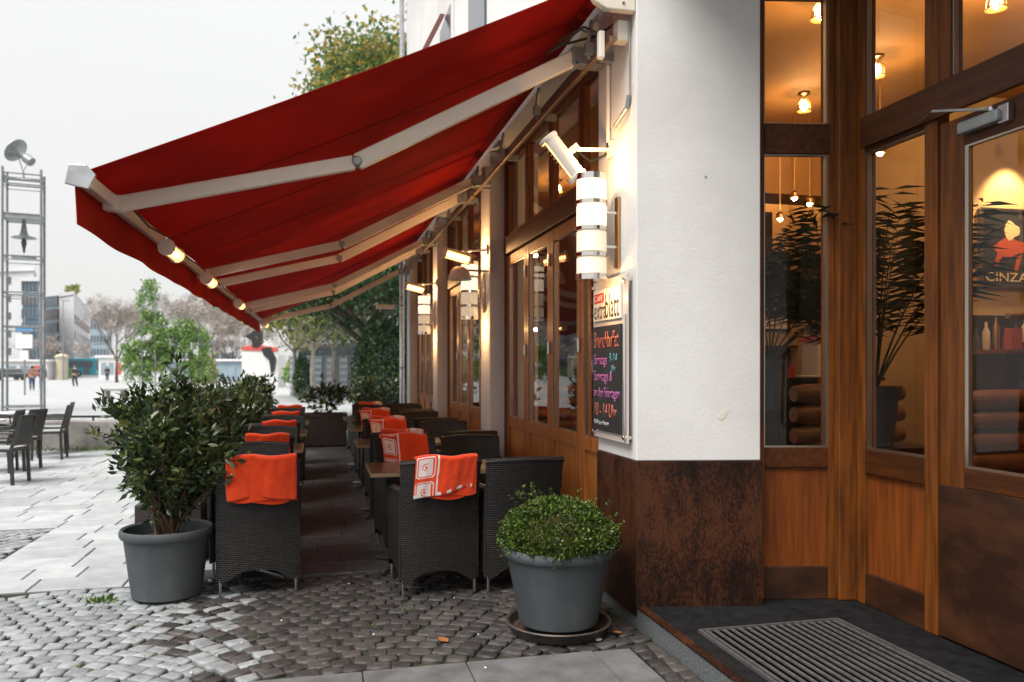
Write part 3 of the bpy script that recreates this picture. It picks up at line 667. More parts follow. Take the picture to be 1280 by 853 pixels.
for z0, z1 in ((1.02, 2.79), (2.97, 3.74)):
    obx(MB(), 2.6, 2.985, .018, .024, z0, z1).build('pane', M['glass'], es)
    b = MB()
    for zz in (z0, z1 - .01): obx(b, 2.6, 2.985, -.008, .017, zz, zz + .01)
    for xx in (2.6, 2.975): obx(b, xx, xx + .01, -.008, .017, z0 + .01, z1 - .01)
    b.build('glazing_bead', M['bead'], es)
po = prismxy(MB(), [(3.021, 4.20), (3.19, 4.17), (3.19, 4.36), (3.021, 4.36)], .105, 4.05).build('corner_post', M['wood'], bevel=.008)
tag(po, 'thick dark mahogany post at the inner corner of the cafe entrance', 'post')

sl_ = tag(empty('side_light', (3.12, 3.85, .1)), 'glazed mahogany side light with wood panel, left of the entrance door', 'side light')
XP = 3.12
def seg(m, y0, y1, z0, z1, x0=XP, x1=XP + .08): return m.box(x0, x1, y0, y1, z0, z1)
m = MB(); seg(m, 4.10, 4.168, .105, 4.05); seg(m, 3.53, 3.62, .105, 4.05); seg(MB(), 3.62, 4.10, .105, .29, XP + .002, XP + .078).build('bottom_rail', M['kickwood'], sl_, bevel=.004)
m.build('stile', M['wood'], sl_, bevel=.005)
seg(MB(), 3.62, 4.10, .88, 1.02, XP + .003, XP + .078).build('middle_rail', M['wood_h'], sl_, bevel=.004)
seg(MB(), 1.2, 4.10, 2.79, 2.97, XP - .03, XP - .0005).build('transom', M['wood_h'], sl_, bevel=.006)
seg(MB(), 3.62, 4.10, 2.77, 2.97, XP + .003, XP + .078).build('transom_core', M['wood_h'], sl_)
seg(MB(), 3.62, 4.10, 3.95, 4.05, XP + .003, XP + .078).build('head_rail', M['wood_h'], sl_)
seg(MB(), 3.62, 4.10, .29, .88, XP + .03, XP + .05).build('panel', M['wood_l'], sl_)
for z0, z1 in ((1.02, 2.77), (2.97, 3.95)):
    seg(MB(), 3.62, 4.10, z0, z1, XP + .044, XP + .05).build('pane', M['glass'], sl_)
    b = MB()
    for yy in (3.62, 4.088): seg(b, yy, yy + .012, z0, z1, XP + .012, XP + .042)
    for zz in (z0, z1 - .01): seg(b, 3.632, 4.088, zz, zz + .01, XP + .012, XP + .042)
    b.build('glazing_bead', M['bead'], sl_)

dr = tag(empty('entrance_door', (3.12, 3.0, .1)), 'mahogany entrance door with tall glass pane, dark scuffed kick panel and closer', 'door')
DX = XP + .006
m = MB(); seg(m, 3.36, 3.515, .115, 2.76, DX, DX + .06); seg(m, 2.30, 2.44, .115, 2.76, DX, DX + .06)
m.build('stile', M['wood'], dr, bevel=.005)
seg(MB(), 2.44, 3.36, 2.61, 2.76, DX + .002, DX + .058).build('top_rail', M['wood_h'], dr, bevel=.004)
seg(MB(), 2.44, 3.36, .90, 1.0, DX + .002, DX + .058).build('middle_rail', M['wood_h'], dr, bevel=.004)
seg(MB(), 2.302, 3.512, .116, .90, DX - .008, DX + .0).build('kick_panel', M['kickwood'], dr, bevel=.003)
seg(MB(), 2.44, 3.36, .116, .898, DX + .003, DX + .05).build('core_panel', M['kickwood'], dr)
seg(MB(), 2.44, 3.36, 1.0, 2.61, DX + .03, DX + .036).build('pane', M['glass'], dr)
b = MB()
for yy in (2.44, 3.335): seg(b, yy, yy + .025, 1.0, 2.61, DX + .006, DX + .028)
for zz in (1.0, 2.60): seg(b, 2.465, 3.335, zz, zz + .01, DX + .006, DX + .028)
b.build('glazing_bead', M['bead'], dr)
MB().tube([(DX - .02, 2.42, .98), (DX - .07, 2.40, 1.05), (DX - .07, 2.40, 1.6), (DX - .02, 2.42, 1.67)], .013, 10).build('handle', M['brass'], dr, smooth=True)
# closer body on the door head with its arm along the transom
cb = MB().box(DX - .055, DX - .001, 3.10, 3.35, 2.655, 2.715).build('closer_body', M['grey_metal'], dr, bevel=.012)
MB().box(DX - .034, DX - .0005, 3.06, 3.12, 2.645, 2.73).build('closer_plate', M['steel'], cb, bevel=.004)
am = MB(); am.tube([(DX - .04, 3.15, 2.725), (DX - .13, 3.42, 2.79)], .008, 8); am.tube([(DX - .13, 3.42, 2.79), (DX - .035, 3.60, 2.805)], .006, 8)
am.lathe([(.014, 0), (.016, .012), (.014, .02)], 12, (DX - .04, 3.15, 2.714)); am.build('closer_arm', M['steel'], cb, smooth=True)
# top fanlights over the door
fo = tag(empty('door_fanlight', (3.12, 2.7, 2.97)), 'large glass fanlight in mahogany frame above the entrance door', 'fanlight')
for yy in (3.44, 2.5, 1.5): seg(MB(), yy, yy + .09, 2.971, 4.05).build('mullion', M['wood'], fo, bevel=.005)
for a, b2 in ((2.59, 3.44), (1.59, 2.5)):
    seg(MB(), a, b2, 3.95, 4.05, XP + .003, XP + .077).build('head_rail', M['wood_h'], fo)
    seg(MB(), a, b2, 2.971, 3.95, XP + .044, XP + .05).build('pane', M['glass'], fo)
    bb = MB()
    for yy in (a, b2 - .012): seg(bb, yy, yy + .012, 2.971, 3.95, XP + .012, XP + .042)
    bb.build('glazing_bead', M['bead'], fo)
MB().box(3.12, 3.4, -3.4, 2.2, .1, 9).build('side_wall', M['plaster'], bd)
prismxy(MB(), [(1.80, -3.4), (5.0, -3.4), (5.0, 4.228), (2.521, 4.228), (1.80, 4.374)], 4.051, 9.4).build('overhanging_upper_floor', M['plaster'], bd)
MB().box(2.521, 5.0, 4.2285, 4.55, 4.052, 9.39).build('lintel', M['plaster'], bd)
MB().box(1.80, 2.5, -3.3, -2.6, .955, 4.05).build('corner_pillar', M['plaster'], bd, bevel=.006)
MB().box(1.792, 2.508, -3.308, -2.592, .05, .952).build('plinth', M['plinth'], bd)

ORD = 'first second third fourth fifth sixth seventh eighth ninth tenth eleventh twelfth thirteenth fourteenth'.split()
# ================================================================== INTERIOR
ir = tag(empty('cafe_interior', (6, 9, .1)), kind='structure')
MB().box(2.12, 10.5, 4.42, 16.9, -.05, .107).build('floor', M['ifloor'], ir)
MB().box(3.21, 10.5, .9, 4.419, -.05, .107).build('floor_front', M['ifloor'], ir)
MB().box(2.36, 10.5, 4.42, 16.9, 4.1, 4.3).build('ceiling', M['iceil'], ir)
MB().box(3.21, 10.5, .9, 4.419, 4.1, 4.3).build('ceiling_front', M['iceil'], ir)
MB().box(5.75, 10.5, 6.4, 6.6, .1, 4.1).build('inner_wall', M['iwall'], ir)
MB().box(4.6, 5.75, 9.0, 9.2, .1, 4.1).build('back_wall', M['iwall'], ir)
MB().box(5.75, 5.95, 6.6, 9.2, .1, 4.1).build('inner_wall', M['iwall'], ir)
MB().box(4.4, 4.6, 9.0, 16.9, .1, 4.1).build('inner_wall', M['darkwood'], ir)
MB().box(10.3, 10.5, .9, 6.4, .1, 4.1).build('inner_wall', M['iwall'], ir)
MB().box(3.4, 10.5, .9, 1.1, .1, 4.1).build('inner_wall', M['iwall'], ir)
MB().box(2.4, 4.4, 16.6, 16.85, .1, 4.1).build('inner_wall', M['darkwood'], ir)
MB().box(4.62, 5.748, 8.955, 8.999, .108, 1.75).build('wainscot', M['darkwood'], ir)
MB().box(5.78, 10.2, 6.35, 6.399, .108, 2.0).build('wainscot', M['darkwood'], ir)
MB().box(2.3, 4.39, 16.55, 16.599, .108, 1.7).build('wainscot', M['darkwood'], ir)
for zz, n in ((1.75, 9), (2.02, 8)):
    sh = tag(empty('bottle_shelf', (5.1, 8.85, zz)), 'dark wall shelf of bottles inside, %s' % ('lower one beneath the framed picture' if zz < 1.9 else 'narrow upper one by the picture'), 'shelf')
    MB().box(4.64, 5.2 if zz > 1.9 else 5.74, 8.78, 8.953, zz, zz + .022).build('board', M['darkwood'], sh)
    for k in range(n):
        xx = 4.69 + k * .065 + rnd.uniform(-.01, .01)
        if xx > (5.18 if zz > 1.9 else 5.7): break
        bt = MB().lathe([(.026, 0), (.028, .01), (.028, .13), (.011, .17), (.010, .215), (.013, .22)], 10, (xx, 8.86, zz + .023)).build('bottle', M[rnd.choice(('darkglass', 'booth', 'paper', 'poster_red', 'brass'))], smooth=True)
        tag(bt, 'small bottle on the %s wall shelf inside, %s from the left' % ('lower' if zz < 1.9 else 'upper', ORD[k]), 'bottle', 'bottles on the %s wall shelf' % ('lower' if zz < 1.9 else 'upper'))
MB().box(3.6, 5.75, 7.6, 8.1, 3.35, 4.099).build('ceiling_beam', M['iceil'], ir)
# ceiling lamps
def ceil_lamp(x, y, lab, power=13):
    c = tag(empty('ceiling_lamp', (x, y, 4.1)), lab, 'ceiling lamp', 'small caged spot lamps on the cafe ceiling')
    MB().lathe([(.05, -.001), (.055, -.02), (.03, -.03), (.012, -.06)], 16, (x, y, 4.1)).build('ceiling_rose', M['brass'], c, smooth=True)
    cg_ = MB()
    for k in range(6):
        a = k * PI / 3; cg_.tube([(x + .02 * math.cos(a), y + .02 * math.sin(a), 4.05), (x + .06 * math.cos(a), y + .06 * math.sin(a), 4.0), (x + .065 * math.cos(a), y + .065 * math.sin(a), 3.93)], .004, 5)
    cg_.lathe([(.066, 3.925), (.07, 3.93), (.066, 3.935)], 16, (x, y, 0)); cg_.build('cage', M['brass'], c)
    MB().lathe([(.012, 4.03), (.03, 4.0), (.036, 3.97), (.026, 3.94), (.008, 3.925)], 12, (x, y, 0)).build('bulb', M['bulb'], c, smooth=True)
    l = bpy.data.lights.new('lamp_light', 'POINT'); l.energy = power; l.color = (1, .58, .24); l.shadow_soft_size = .04
    lo = bpy.data.objects.new('lamp_light', l); COL.objects.link(lo); lo.location = (0, 0, -.24); lo.parent = c
for x, y, lab in ((4.45, 6.71, 'caged ceiling lamp low in the upper pane beside the white pillar'), (3.39, 4.92, 'caged ceiling lamp at the top corner of the upper pane by the pillar'),
                  (4.51, 5.77, 'caged ceiling lamp behind the upper pane of the side light'), (4.45, 4.50, 'caged ceiling lamp behind the fanlight above the door'),
                  (5.45, 8.45, 'caged ceiling lamp at the top of the tall pane beside the pillar'), (5.5, 4.3, 'added lamp out of view warming the booths, high behind the door fanlight'), (6.9, 4.6, 'added lamp out of view warming the booths, above the bar counter inside'), (3.2, 10.6, 'caged ceiling lamp inside behind the second folding window'), (3.3, 14.4, 'caged ceiling lamp inside behind the last folding window')):  # door fanlight and bar counter lamps added out of view to warm the booths
    ceil_lamp(x, y, lab)
for (u_, d_, z_, lab) in ((.353, 8.3, 3.28, 'small hung spot lamp in the middle of the tall pane beside the pillar'), (.335, 8.5, 3.1, 'small hung spot lamp at the left of the tall pane beside the pillar'), (.372, 8.2, 3.2, 'small hung spot lamp at the right of the tall pane beside the pillar'), (.46, 7.2, 3.45, 'small hung spot lamp behind the side light above the palm')):
    X_, Y_ = u_ * d_ * math.cos(YAW) + d_ * math.sin(YAW), d_ * math.cos(YAW) - u_ * d_ * math.sin(YAW)
    c = tag(empty('hanging_lamp', (X_, Y_, z_)), lab, 'hanging lamp')
    MB().tube([(X_, Y_, 4.098), (X_, Y_, z_ + .05)], .006, 6).build('rod', M['brass'], c)
    MB().lathe([(.012, .06), (.045, .03), (.05, -.02), (.044, -.02), (.03, .02)], 14, (X_, Y_, z_)).build('shade', M['brass'], c, smooth=True)
    MB().lathe([(.008, .02), (.026, .0), (.028, -.025), (.01, -.045)], 12, (X_, Y_, z_)).build('bulb', M['bulb'], c, smooth=True)
# track spot washing the wall above the poster
ws = tag(empty('wall_spot', (6.45, 6.1, 3.6)), 'small spot lamp lighting the cream wall above the framed poster', 'spot lamp')
MB().tube([(6.45, 6.1, 4.098), (6.45, 6.1, 3.66)], .008, 8).build('stem', M['brass'], ws)
MB().lathe([(.03, .08), (.045, 0), (.04, -.01)], 14, (6.45, 6.1, 3.6)).build('shade', M['brass'], ws, smooth=True)
l = bpy.data.lights.new('spot_light', 'SPOT'); l.energy = 75; l.color = (1, .68, .34); l.spot_size = R(80); l.spot_blend = .6; l.shadow_soft_size = .05
lo = bpy.data.objects.new('spot_light', l); COL.objects.link(lo); lo.location = (0, 0, -.03); lo.parent = ws
lo.rotation_euler = Vector((0, .35, -.75)).to_track_quat('-Z', 'Y').to_euler()
# framed poster with brand lettering and a generic swirl in place of the artwork
ps = tag(empty('framed_poster', (6.62, 6.37, 2.65)), 'dark framed poster lettered CINZANO on the cream wall behind the door', 'poster')
px0, px1, pz0, pz1 = 6.12, 6.98, 2.27, 3.03
MB().box(px0 + .03, px1 - .03, 6.372, 6.384, pz0 + .03, pz1 - .03).build('poster_sheet', M['poster_dark'], ps)
m = MB()
for a in ((px0, px1, pz0, pz0 + .03), (px0, px1, pz1 - .03, pz1)): m.box(a[0], a[1], 6.36, 6.398, a[2], a[3])
for a in ((px0, px0 + .03), (px1 - .03, px1)): m.box(a[0], a[1], 6.361, 6.397, pz0 + .03, pz1 - .03)
m.build('picture_frame', M['bead'], ps)
def blob(pts, mat, nm, y): MB().prism([(x, y, z) for x, z in pts], (0, -.002, 0)).build(nm, mat, ps)
cx, cz = 6.50, 2.66
blob([(cx + .2 * math.cos(a) * (1 + .2 * math.sin(2 * a + 1)), cz + .085 * math.sin(a) * (1 + .3 * math.cos(3 * a))) for a in [k * PI / 9 for k in range(18)]], M['poster_red'], 'red_shape', 6.371)
blob([(cx - .02 + .09 * math.cos(a), cz + .16 + .085 * math.sin(a) * (1 + .3 * math.cos(3 * a))) for a in [k * PI / 8 for k in range(16)]], M['poster_cream'], 'cream_shape', 6.368)
blob([(cx - .18, cz - .05), (cx - .12, cz - .08), (cx - .2, cz - .2), (cx - .235, cz - .19)], M['poster_red'], 'red_stroke', 6.371)
blob([(cx + .04, cz - .09), (cx + .10, cz - .07), (cx + .05, cz - .22), (cx + .01, cz - .22)], M['poster_red'], 'red_stroke', 6.371)
textmesh('CINZANO', M['poster_cream'], .74, .085, facing_cam(px0 + .06, pz0 + .06, 6.370), parent=ps)
# second picture on the back wall
p2 = tag(empty('framed_picture', (5.5, 8.95, 2.4)), 'dark framed picture with a pale round figure, hung behind the tall pane by the pillar', 'picture')
MB().box(5.28, 5.72, 8.975, 8.985, 1.98, 2.93).build('print_sheet', M['poster_dark'], p2)
m = MB(); m.box(5.25, 5.28, 8.96, 8.998, 1.95, 2.96); m.box(5.72, 5.749, 8.96, 8.998, 1.95, 2.96); m.box(5.28, 5.72, 8.96, 8.998, 2.93, 2.96); m.box(5.28, 5.72, 8.96, 8.998, 1.95, 1.98); m.build('picture_frame', M['darkwood'], p2)
MB().prism([(5.5 + .11 * math.cos(a), 8.974, 2.33 + .16 * math.sin(a)) for a in [k * PI / 8 for k in range(16)]], (0, -.003, 0)).build('pale_figure', M['paper'], p2)
MB().box(5.29, 5.71, 8.970, 8.9745, 1.99, 2.14).build('pale_caption', M['paper'], p2)
# counter with back shelf behind the door
ct = tag(empty('bar_counter', (6.8, 5.9, .107)), 'dark bar counter with timber top below the poster', 'counter')
MB().box(5.8, 9.6, 5.75, 6.25, .108, 1.62).build('counter_body', M['darkwood'], ct)
MB().box(5.76, 9.64, 5.70, 6.29, 1.621, 1.66).build('counter_top', M['wood_l'], ct, bevel=.006)
MB().tube([(5.55, 5.5, 1.93), (6.02, 5.5, 1.95), (6.35, 5.5, 2.12), (7.2, 5.5, 2.3)], .025, 10).build('hand_rail', M['brass'], ct, smooth=True)
for x in (6.02, 6.9): MB().tube([(x, 5.5, 1.95), (x, 5.7, 1.64)], .014, 8).build('rail_post', M['brass'], ct)
for k, (x, w, h, mt, lb) in enumerate(((5.95, .12, .19, 'poster_red', 'small red card box standing on the left end of the counter'), (6.28, .28, .18, 'paper', 'white hand written card propped on the counter'), (6.14, .1, .07, 'darkwood', 'small dark box on the counter between two cards'), (6.72, .22, .2, 'paper', 'white box at the right on the counter top'))):
    tag(MB().box(x, x + w, 5.85, 5.93, 1.662, 1.662 + h).build('counter_card', M[mt], bevel=.004), lb, 'card')
for k in range(13):
    xx = 5.86 + k * .11; g_ = MB().lathe([(.03, 0), (.032, .01), (.032, .12 + .05 * (k % 3)), (.012, .16 + .05 * (k % 3)), (.012, .21 + .05 * (k % 3))], 10, (xx, 6.15, 1.662)).build('bottle', M[('darkglass', 'paper', 'brass', 'poster_red')[k % 4]], smooth=True)
    tag(g_, '%s bottle at the rear of the bar counter, %s from the left' % (('dark', 'white', 'brass coloured', 'red')[k % 4], ORD[k]), 'bottle', 'bottles on the bar counter')
# booths with rolled leather backs
def booth(x0, x1, y, lab, zt=1.33):
    b = tag(empty('booth_seat', ((x0 + x1) / 2, y, .107)), lab, 'booth')
    for k in range(4):
        z = zt - .085 - k * .165
        n_ = 14; MB().add(*rollgeo(x0, x1, y, z)).build('back_roll', M['booth'], b, smooth=True)
    MB().box(x0, x1, y + .10, y + .2, .108, zt - .02).build('booth_back', M['darkwood'], b)
    MB().box(x0, x1, y - .55, y - .08, .35, .52).build('seat_pad', M['booth'], b, bevel=.04)
    MB().box(x0 + .02, x1 - .02, y - .5, y + .09, .108, .349).build('seat_base', M['darkwood'], b)
def rollgeo(x0, x1, y, z):
    vs, fs = [], []; n = 14; nx = 8
    for i in range(nx + 1):
        e = 1 - .25 * (abs(2 * i / nx - 1) ** 8)
        for j in range(n):
            a = 2 * PI * j / n; vs.append((x0 + (x1 - x0) * i / nx, y + .085 * e * math.cos(a), z + .082 * e * math.sin(a)))
    for i in range(nx):
        for j in range(n): fs.append((i * n + j, i * n + (j + 1) % n, (i + 1) * n + (j + 1) % n, (i + 1) * n + j))
    fs += [tuple(range(n))[::-1], tuple(range(nx * n, nx * n + n))]
    return vs, fs
booth(4.95, 6.6, 5.35, 'tan leather booth with rolled back, seen through the door pane')
booth(3.62, 4.6, 5.6, 'tan leather booth with rolled back behind the side light', 1.38)
booth(3.0, 4.2, 7.2, 'tan leather booth seat inside behind the first folding window', 1.25)
booth(2.9, 4.2, 11.2, 'tan leather booth seat inside behind the second folding window', 1.25)
# dark sideboard with red cloth, papers, boxes
sb = tag(empty('sideboard', (4.4, 6.9, .107)), 'dark sideboard behind the screen pane carrying papers and boxes', 'sideboard')
MB().box(3.7, 5.1, 6.5, 7.1, .108, 1.38).build('sideboard_body', M['darkwood'], sb); MB().box(3.66, 5.14, 6.46, 7.14, 1.381, 1.41).build('sideboard_top', M['darkwood'], sb, bevel=.004)
for (x, y, w, d, h, mt, lab) in ((4.02, 6.62, .28, .2, .13, 'stallred', 'red and dark box on the sideboard behind the screen'), (4.34, 6.6, .3, .2, .015, 'paper', 'flat pile of white leaflets on the sideboard'), (4.62, 6.75, .3, .25, .34, 'paper', 'white display box with red top on the sideboard'), (3.8, 6.65, .14, .14, .2, 'booth', 'small tan box at the left end of the sideboard')):
    dbx = tag(MB().box(x, x + w, y, y + d, 1.412, 1.412 + h).build('display_box', M[mt], bevel=.004), lab, 'box')
    if x == 4.62: MB().box(4.60, 4.94, 6.73, 7.02, 1.754, 1.80).build('red_lid', M['stallred'], dbx, bevel=.004)
tag(MB().box(4.42, 4.6, 6.45, 6.459, 1.12, 1.40).build('red_cloth', M['redcloth']), 'red cloth hanging over the front of the sideboard', 'cloth')
tag(MB().box(5.05, 5.22, 8.5, 8.7, 2.5, 3.35).build('loudspeaker', M['black'], bevel=.01), 'tall black loudspeaker hung near the framed picture inside', 'loudspeaker')
for k, (x, y) in enumerate(((3.1, 5.6), (3.2, 9.4), (3.2, 13.4))):
    tb = tag(empty('cafe_table', (x, y, .107)), ('small dark cafe table just inside the first folding window', 'small dark cafe table inside the second folding window', 'small dark cafe table inside the last folding window')[k], 'table')
    MB().box(x - .35, x + .35, y - .35, y + .35, .72, .75).build('tabletop', M['tabletop'], tb); MB().tube([(x, y, .13), (x, y, .72)], .035, 10).build('pedestal', M['black'], tb)
    MB().lathe([(.22, 0), (.22, .015), (.05, .03)], 20, (x, y, .108)).build('base_plate', M['black'], tb)
# palms
def palm(x, y, z0, n, L, lab, potr=.16, poth=.42, seed=1, lean=(0, 0), el0=.5):
    p = tag(empty('potted_palm', (x, y, z0)), lab, 'palm')
    MB().lathe([(potr * .72, 0), (potr * .95, poth - .05), (potr * 1.08, poth - .05), (potr * 1.08, poth), (potr * .95, poth), (potr * .9, poth - .03)], 24, (x, y, z0)).build('pot', M['pot'], p, smooth=True)
    rg = random.Random(seed); q = np.random.default_rng(seed); stm = MB(); pts, dirs = [], []
    for i in range(n):
        a = rg.uniform(0, 2 * PI); el = rg.uniform(el0, 1.42); LL = L * rg.uniform(.7, 1.1); pth = []; c = Vector((x, y, z0 + poth - .02)); d = Vector((math.cos(a) * math.cos(el) + lean[0], math.sin(a) * math.cos(el) + lean[1], math.sin(el))).normalized()
        for k in range(13):
            pth.append(c.copy()); c = c + d * LL / 12; d = (d + Vector((0, 0, -.085 * (1.6 - el / 1.4)))).normalized()
            if k > 3:
                sd = d.cross(Vector((0, 0, 1))).normalized()
                for sgn in (-1, 1):
                    for h in (0, .33, .66):
                        b0 = c - d * LL / 12 * h; dd = (sd * sgn + d * .75 + Vector((0, 0, -.15))).normalized(); ll = .30 * (1 - abs(k - 8) / 9) * L / 1.2
                        w_ = .010; dd = (dd + Vector((rg.gauss(0, .16), rg.gauss(0, .16), rg.gauss(-.08, .16)))).normalized(); ll *= rg.uniform(.75, 1.1); nn = dd.cross(Vector((0, 0, 1))).normalized() * w_; pts += [b0, b0 + dd * ll * .45 + nn, b0 + dd * ll + Vector((0, 0, -ll * .18)), b0 + dd * ll * .45 - nn]
        stm.tube(pth, [.009 - .0006 * k for k in range(13)], 5)
    stm.build('stem', M['palm'], p)
    leafobj('frond', np.array([tuple(v) for v in pts]), M['palm'], p, (x, y, z0))
palm(3.86, 4.95, .95, 20, 1.45, 'dark palm in a ribbed pot behind the side light glass', seed=4, lean=(-.12, .1), el0=.95)
palm(3.75, 6.15, 1.15, 17, 1.25, 'large arching palm behind the tall pane beside the white pillar', seed=9, lean=(-.05, .1))
tag(MB().box(3.55, 4.25, 4.75, 5.25, .108, .945).build('palm_stand', M['darkwood'], bevel=.01), 'dark box stand under the palm pot behind the side light', 'stand')
tag(MB().box(3.5, 4.0, 5.9, 6.4, .108, 1.145).build('palm_stand', M['darkwood'], bevel=.01), 'dark box stand under the palm behind the screen pane', 'stand')

# ================================================================== AWNINGS
XW, ZW, XF, ZF = 1.62, 3.78, -1.17, 2.45
def fab(x, y, ya, yb):
    s = (x - XF) / (XW - XF); sag = -.035 * math.sin(PI * s) * (0.6 + .4 * math.sin(PI * (y - ya) / (yb - ya)))
    return ZF + .03 + (ZW - ZF - .03) * s + sag + .004 * math.sin(y * 5 + s * 3)
def awning(ya, yb, arms, lab, first=False):
    a = tag(empty('awning', ((XW + XF) / 2, (ya + yb) / 2, 2.5)), lab, 'awning', 'red folding arm awnings over the terrace')
    MB().grid(lambda u, v: (XF + .03 + (XW - XF - .03) * u, ya + (yb - ya) * v, fab(XF + .03 + (XW - XF - .03) * u, ya + (yb - ya) * v, ya, yb)), 24, 30, thick=(0, 0, .004)).build('fabric', M['awning'], a, smooth=True)
    ns = 4
    for k in range(1, ns):
        yy = ya + (yb - ya) * k / ns
        MB().grid(lambda u, v: (XF + .05 + (XW - XF - .06) * u, yy - .011 + .022 * v, fab(XF + .05 + (XW - XF - .06) * u, yy, ya, yb) - .0035), 24, 1, thick=(0, 0, .003)).build('seam', M['seam'], a, smooth=True)
    fb = MB(); fb.prism([(XF - .05, ya, ZF - .015), (XF + .05, ya, ZF - .045), (XF + .06, ya, ZF + .015), (XF + .02, ya, ZF + .05), (XF - .04, ya, ZF + .05)], (0, yb - ya, 0)); fb.build('front_bar', M['white_metal'], a, bevel=.006)
    for yy in (ya - .022, yb):
        MB().prism([(XF - .07, yy, ZF - .03), (XF + .04, yy, ZF - .055), (XF + .075, yy, ZF + .02), (XF + .03, yy, ZF + .07), (XF - .05, yy, ZF + .07)], (0, .02, 0)).build('bar_end_cap', M['steel'] if yy < ya else M['white_metal'], a, bevel=.004)
    MB().grid(lambda u, v: (XF - .03 + .008 * math.sin(u * 26) * v + .01 * v, ya + .02 + (yb - ya - .02) * u, ZF - .02 - .205 * v - .012 * v * abs(math.sin(u * 9))), 60, 5, thick=(-.004, 0, 0)).build('valance', M['valance'], a, smooth=True)
    MB().tube([(XW + .03, ya, ZW + .02), (XW + .03, yb, ZW + .02)], .05, 16).build('roller', M['awning'], a, smooth=True)
    cz = MB(); cz.prism([(1.798, ya + .01, 3.97), (1.60, ya + .01, 3.98), (1.50, ya + .01, 3.93), (1.52, ya + .01, 3.91), (1.61, ya + .01, 3.95), (1.798, ya + .01, 3.94)], (0, yb - ya - .02, 0)); cz.build('cover_rail', M['white_metal'], a)
    MB().box(1.67, 1.705, ya + .05, yb - .02, 3.435, 3.47).build('support_rail', M['edge'], a, bevel=.005)
    for k in range(4):
        yy = ya + .35 + k * (yb - ya - .7) / 3
        b = MB(); b.box(1.706, 1.797, yy - .018, yy + .018, 3.43, 3.48); b.tube([(1.64, yy, 3.44), (1.64, yy, 3.56), (1.66, yy, 3.68)], .014, 8); b.cbox((1.64, yy, 3.50), .05, .04, .07); b.build('rail_bracket', M['grey_metal'], a)
    for i, yy in enumerate(arms):
        ey = yy + (.06 if i == 0 else -.06)
        s = Vector((1.60, yy, 3.50)); e = Vector((.22, ey, 2.76)); f = Vector((XF + .07, yy, ZF - .02))
        ar = MB().beam(s, e, .055, .098).build('arm', M['white_metal'], a, bevel=.008)
        MB().beam(e + (f - e).normalized() * .02, f, .05, .088).build('forearm', M['white_metal'], ar, bevel=.008)
        d = (e - s).normalized()
        m = MB(); rt = Vector((0, 1, 0)); m.lathe([(.022, -.045), (.032, -.03), (.032, .03), (.022, .045)], 14, e, rot=Matrix.Rotation(R(90), 3, 'X')); m.beam(e - d * .16 + Vector((0, 0, .045)), e - d * .01 + Vector((0, 0, .045)), .02, .01); m.build('elbow', M['grey_metal'], ar, smooth=True)
        w = MB(); w.cbox(s + Vector((.06, 0, .0)), .17, .10, .11); w.cbox(s + Vector((.14, 0, .05)), .08, .13, .2); w.tube([s + Vector((0, -.05, -.05)), s + Vector((0, .05, -.05))], .02, 8); w.build('wall_bracket', M['grey_metal'], a, bevel=.006)
        MB().cbox(f + Vector((-.03, 0, .0)), .11, .09, .085).build('front_bracket', M['white_metal'], a, bevel=.004)
    return a
a1 = awning(4.42, 8.84, (4.93, 8.42), 'nearest dark red awning with cream folding arms over the near tables')
a2 = awning(8.8405, 13.06, (9.35, 12.62), 'middle dark red awning of the three, second from the camera')
a3 = awning(13.0605, 17.15, (13.6, 16.7), 'farthest dark red awning of the three, ending beside the downpipe')
# rounded white end plate of the awning box at the near corner
pl = [(1.798, 4.385, 3.585), (1.62, 4.385, 3.585), (1.55, 4.385, 3.62), (1.50, 4.385, 3.69), (1.47, 4.385, 3.80), (1.47, 4.385, 4.02), (1.798, 4.385, 4.02)]
MB().prism(pl, (0, .05, 0)).build('end_plate', M['white_metal'], a1, bevel=.008)
for i_, (x, z) in enumerate(((1.56, 3.70), (1.72, 3.63), (1.72, 3.85))): MB().lathe([(.008, 0), (.008, .006), (.004, .008)], 8, (x, 4.385, z), rot=Matrix.Rotation(R(90), 3, 'X')).build('screw', M['grey_metal'], a1)
# control box, conduit and cables at the near corner
cb_ = tag(empty('control_box', (1.72, 4.72, 3.55)), 'pair of small beige junction boxes with black cables under the awning corner', 'junction box')
MB().box(1.72, 1.798, 4.47, 4.56, 3.45, 3.57).build('box_body', M['white_metal'], cb_, bevel=.008)
MB().box(1.60, 1.635, 4.46, 4.51, 3.33, 3.49).build('switch_box', M['white_metal'], cb_, bevel=.006)
MB().tube([(1.60, 4.52, 3.5), (1.55, 4.6, 3.56), (1.45, 4.72, 3.5), (1.38, 4.8, 3.46), (1.5, 4.86, 3.55), (1.7, 4.8, 3.60), (1.74, 4.6, 3.59)], .008, 6).build('cable', M['cable'], cb_)
MB().tube([(1.60, 4.50, 3.48), (1.50, 4.55, 3.52), (1.42, 4.68, 3.50)], .006, 6).build('cable', M['cable'], cb_)
cd = tag(empty('conduit_pipe', (1.78, 4.8, 2.9)), 'thin cream conduit running down the pillar to the heater bracket', 'conduit')
MB().tube([(1.782, 4.80, 2.93), (1.782, 4.80, 3.42)], .013, 8).build('pipe', M['white_metal'], cd, smooth=True)
MB().tube([(1.782, 4.80, 2.94), (1.775, 4.83, 2.86), (1.70, 4.9, 2.83), (1.62, 4.9, 2.88)], .008, 6).build('cable', M['cable'], cd)
c2 = tag(empty('crank_rod', (1.78, 4.5, 3.3)), 'thin rod ending in a grey angled crank grip on the corner pillar', 'crank')
MB().tube([(1.79, 4.46, 3.585), (1.79, 4.46, 3.12)], .006, 6).build('rod', M['grey_metal'], c2)
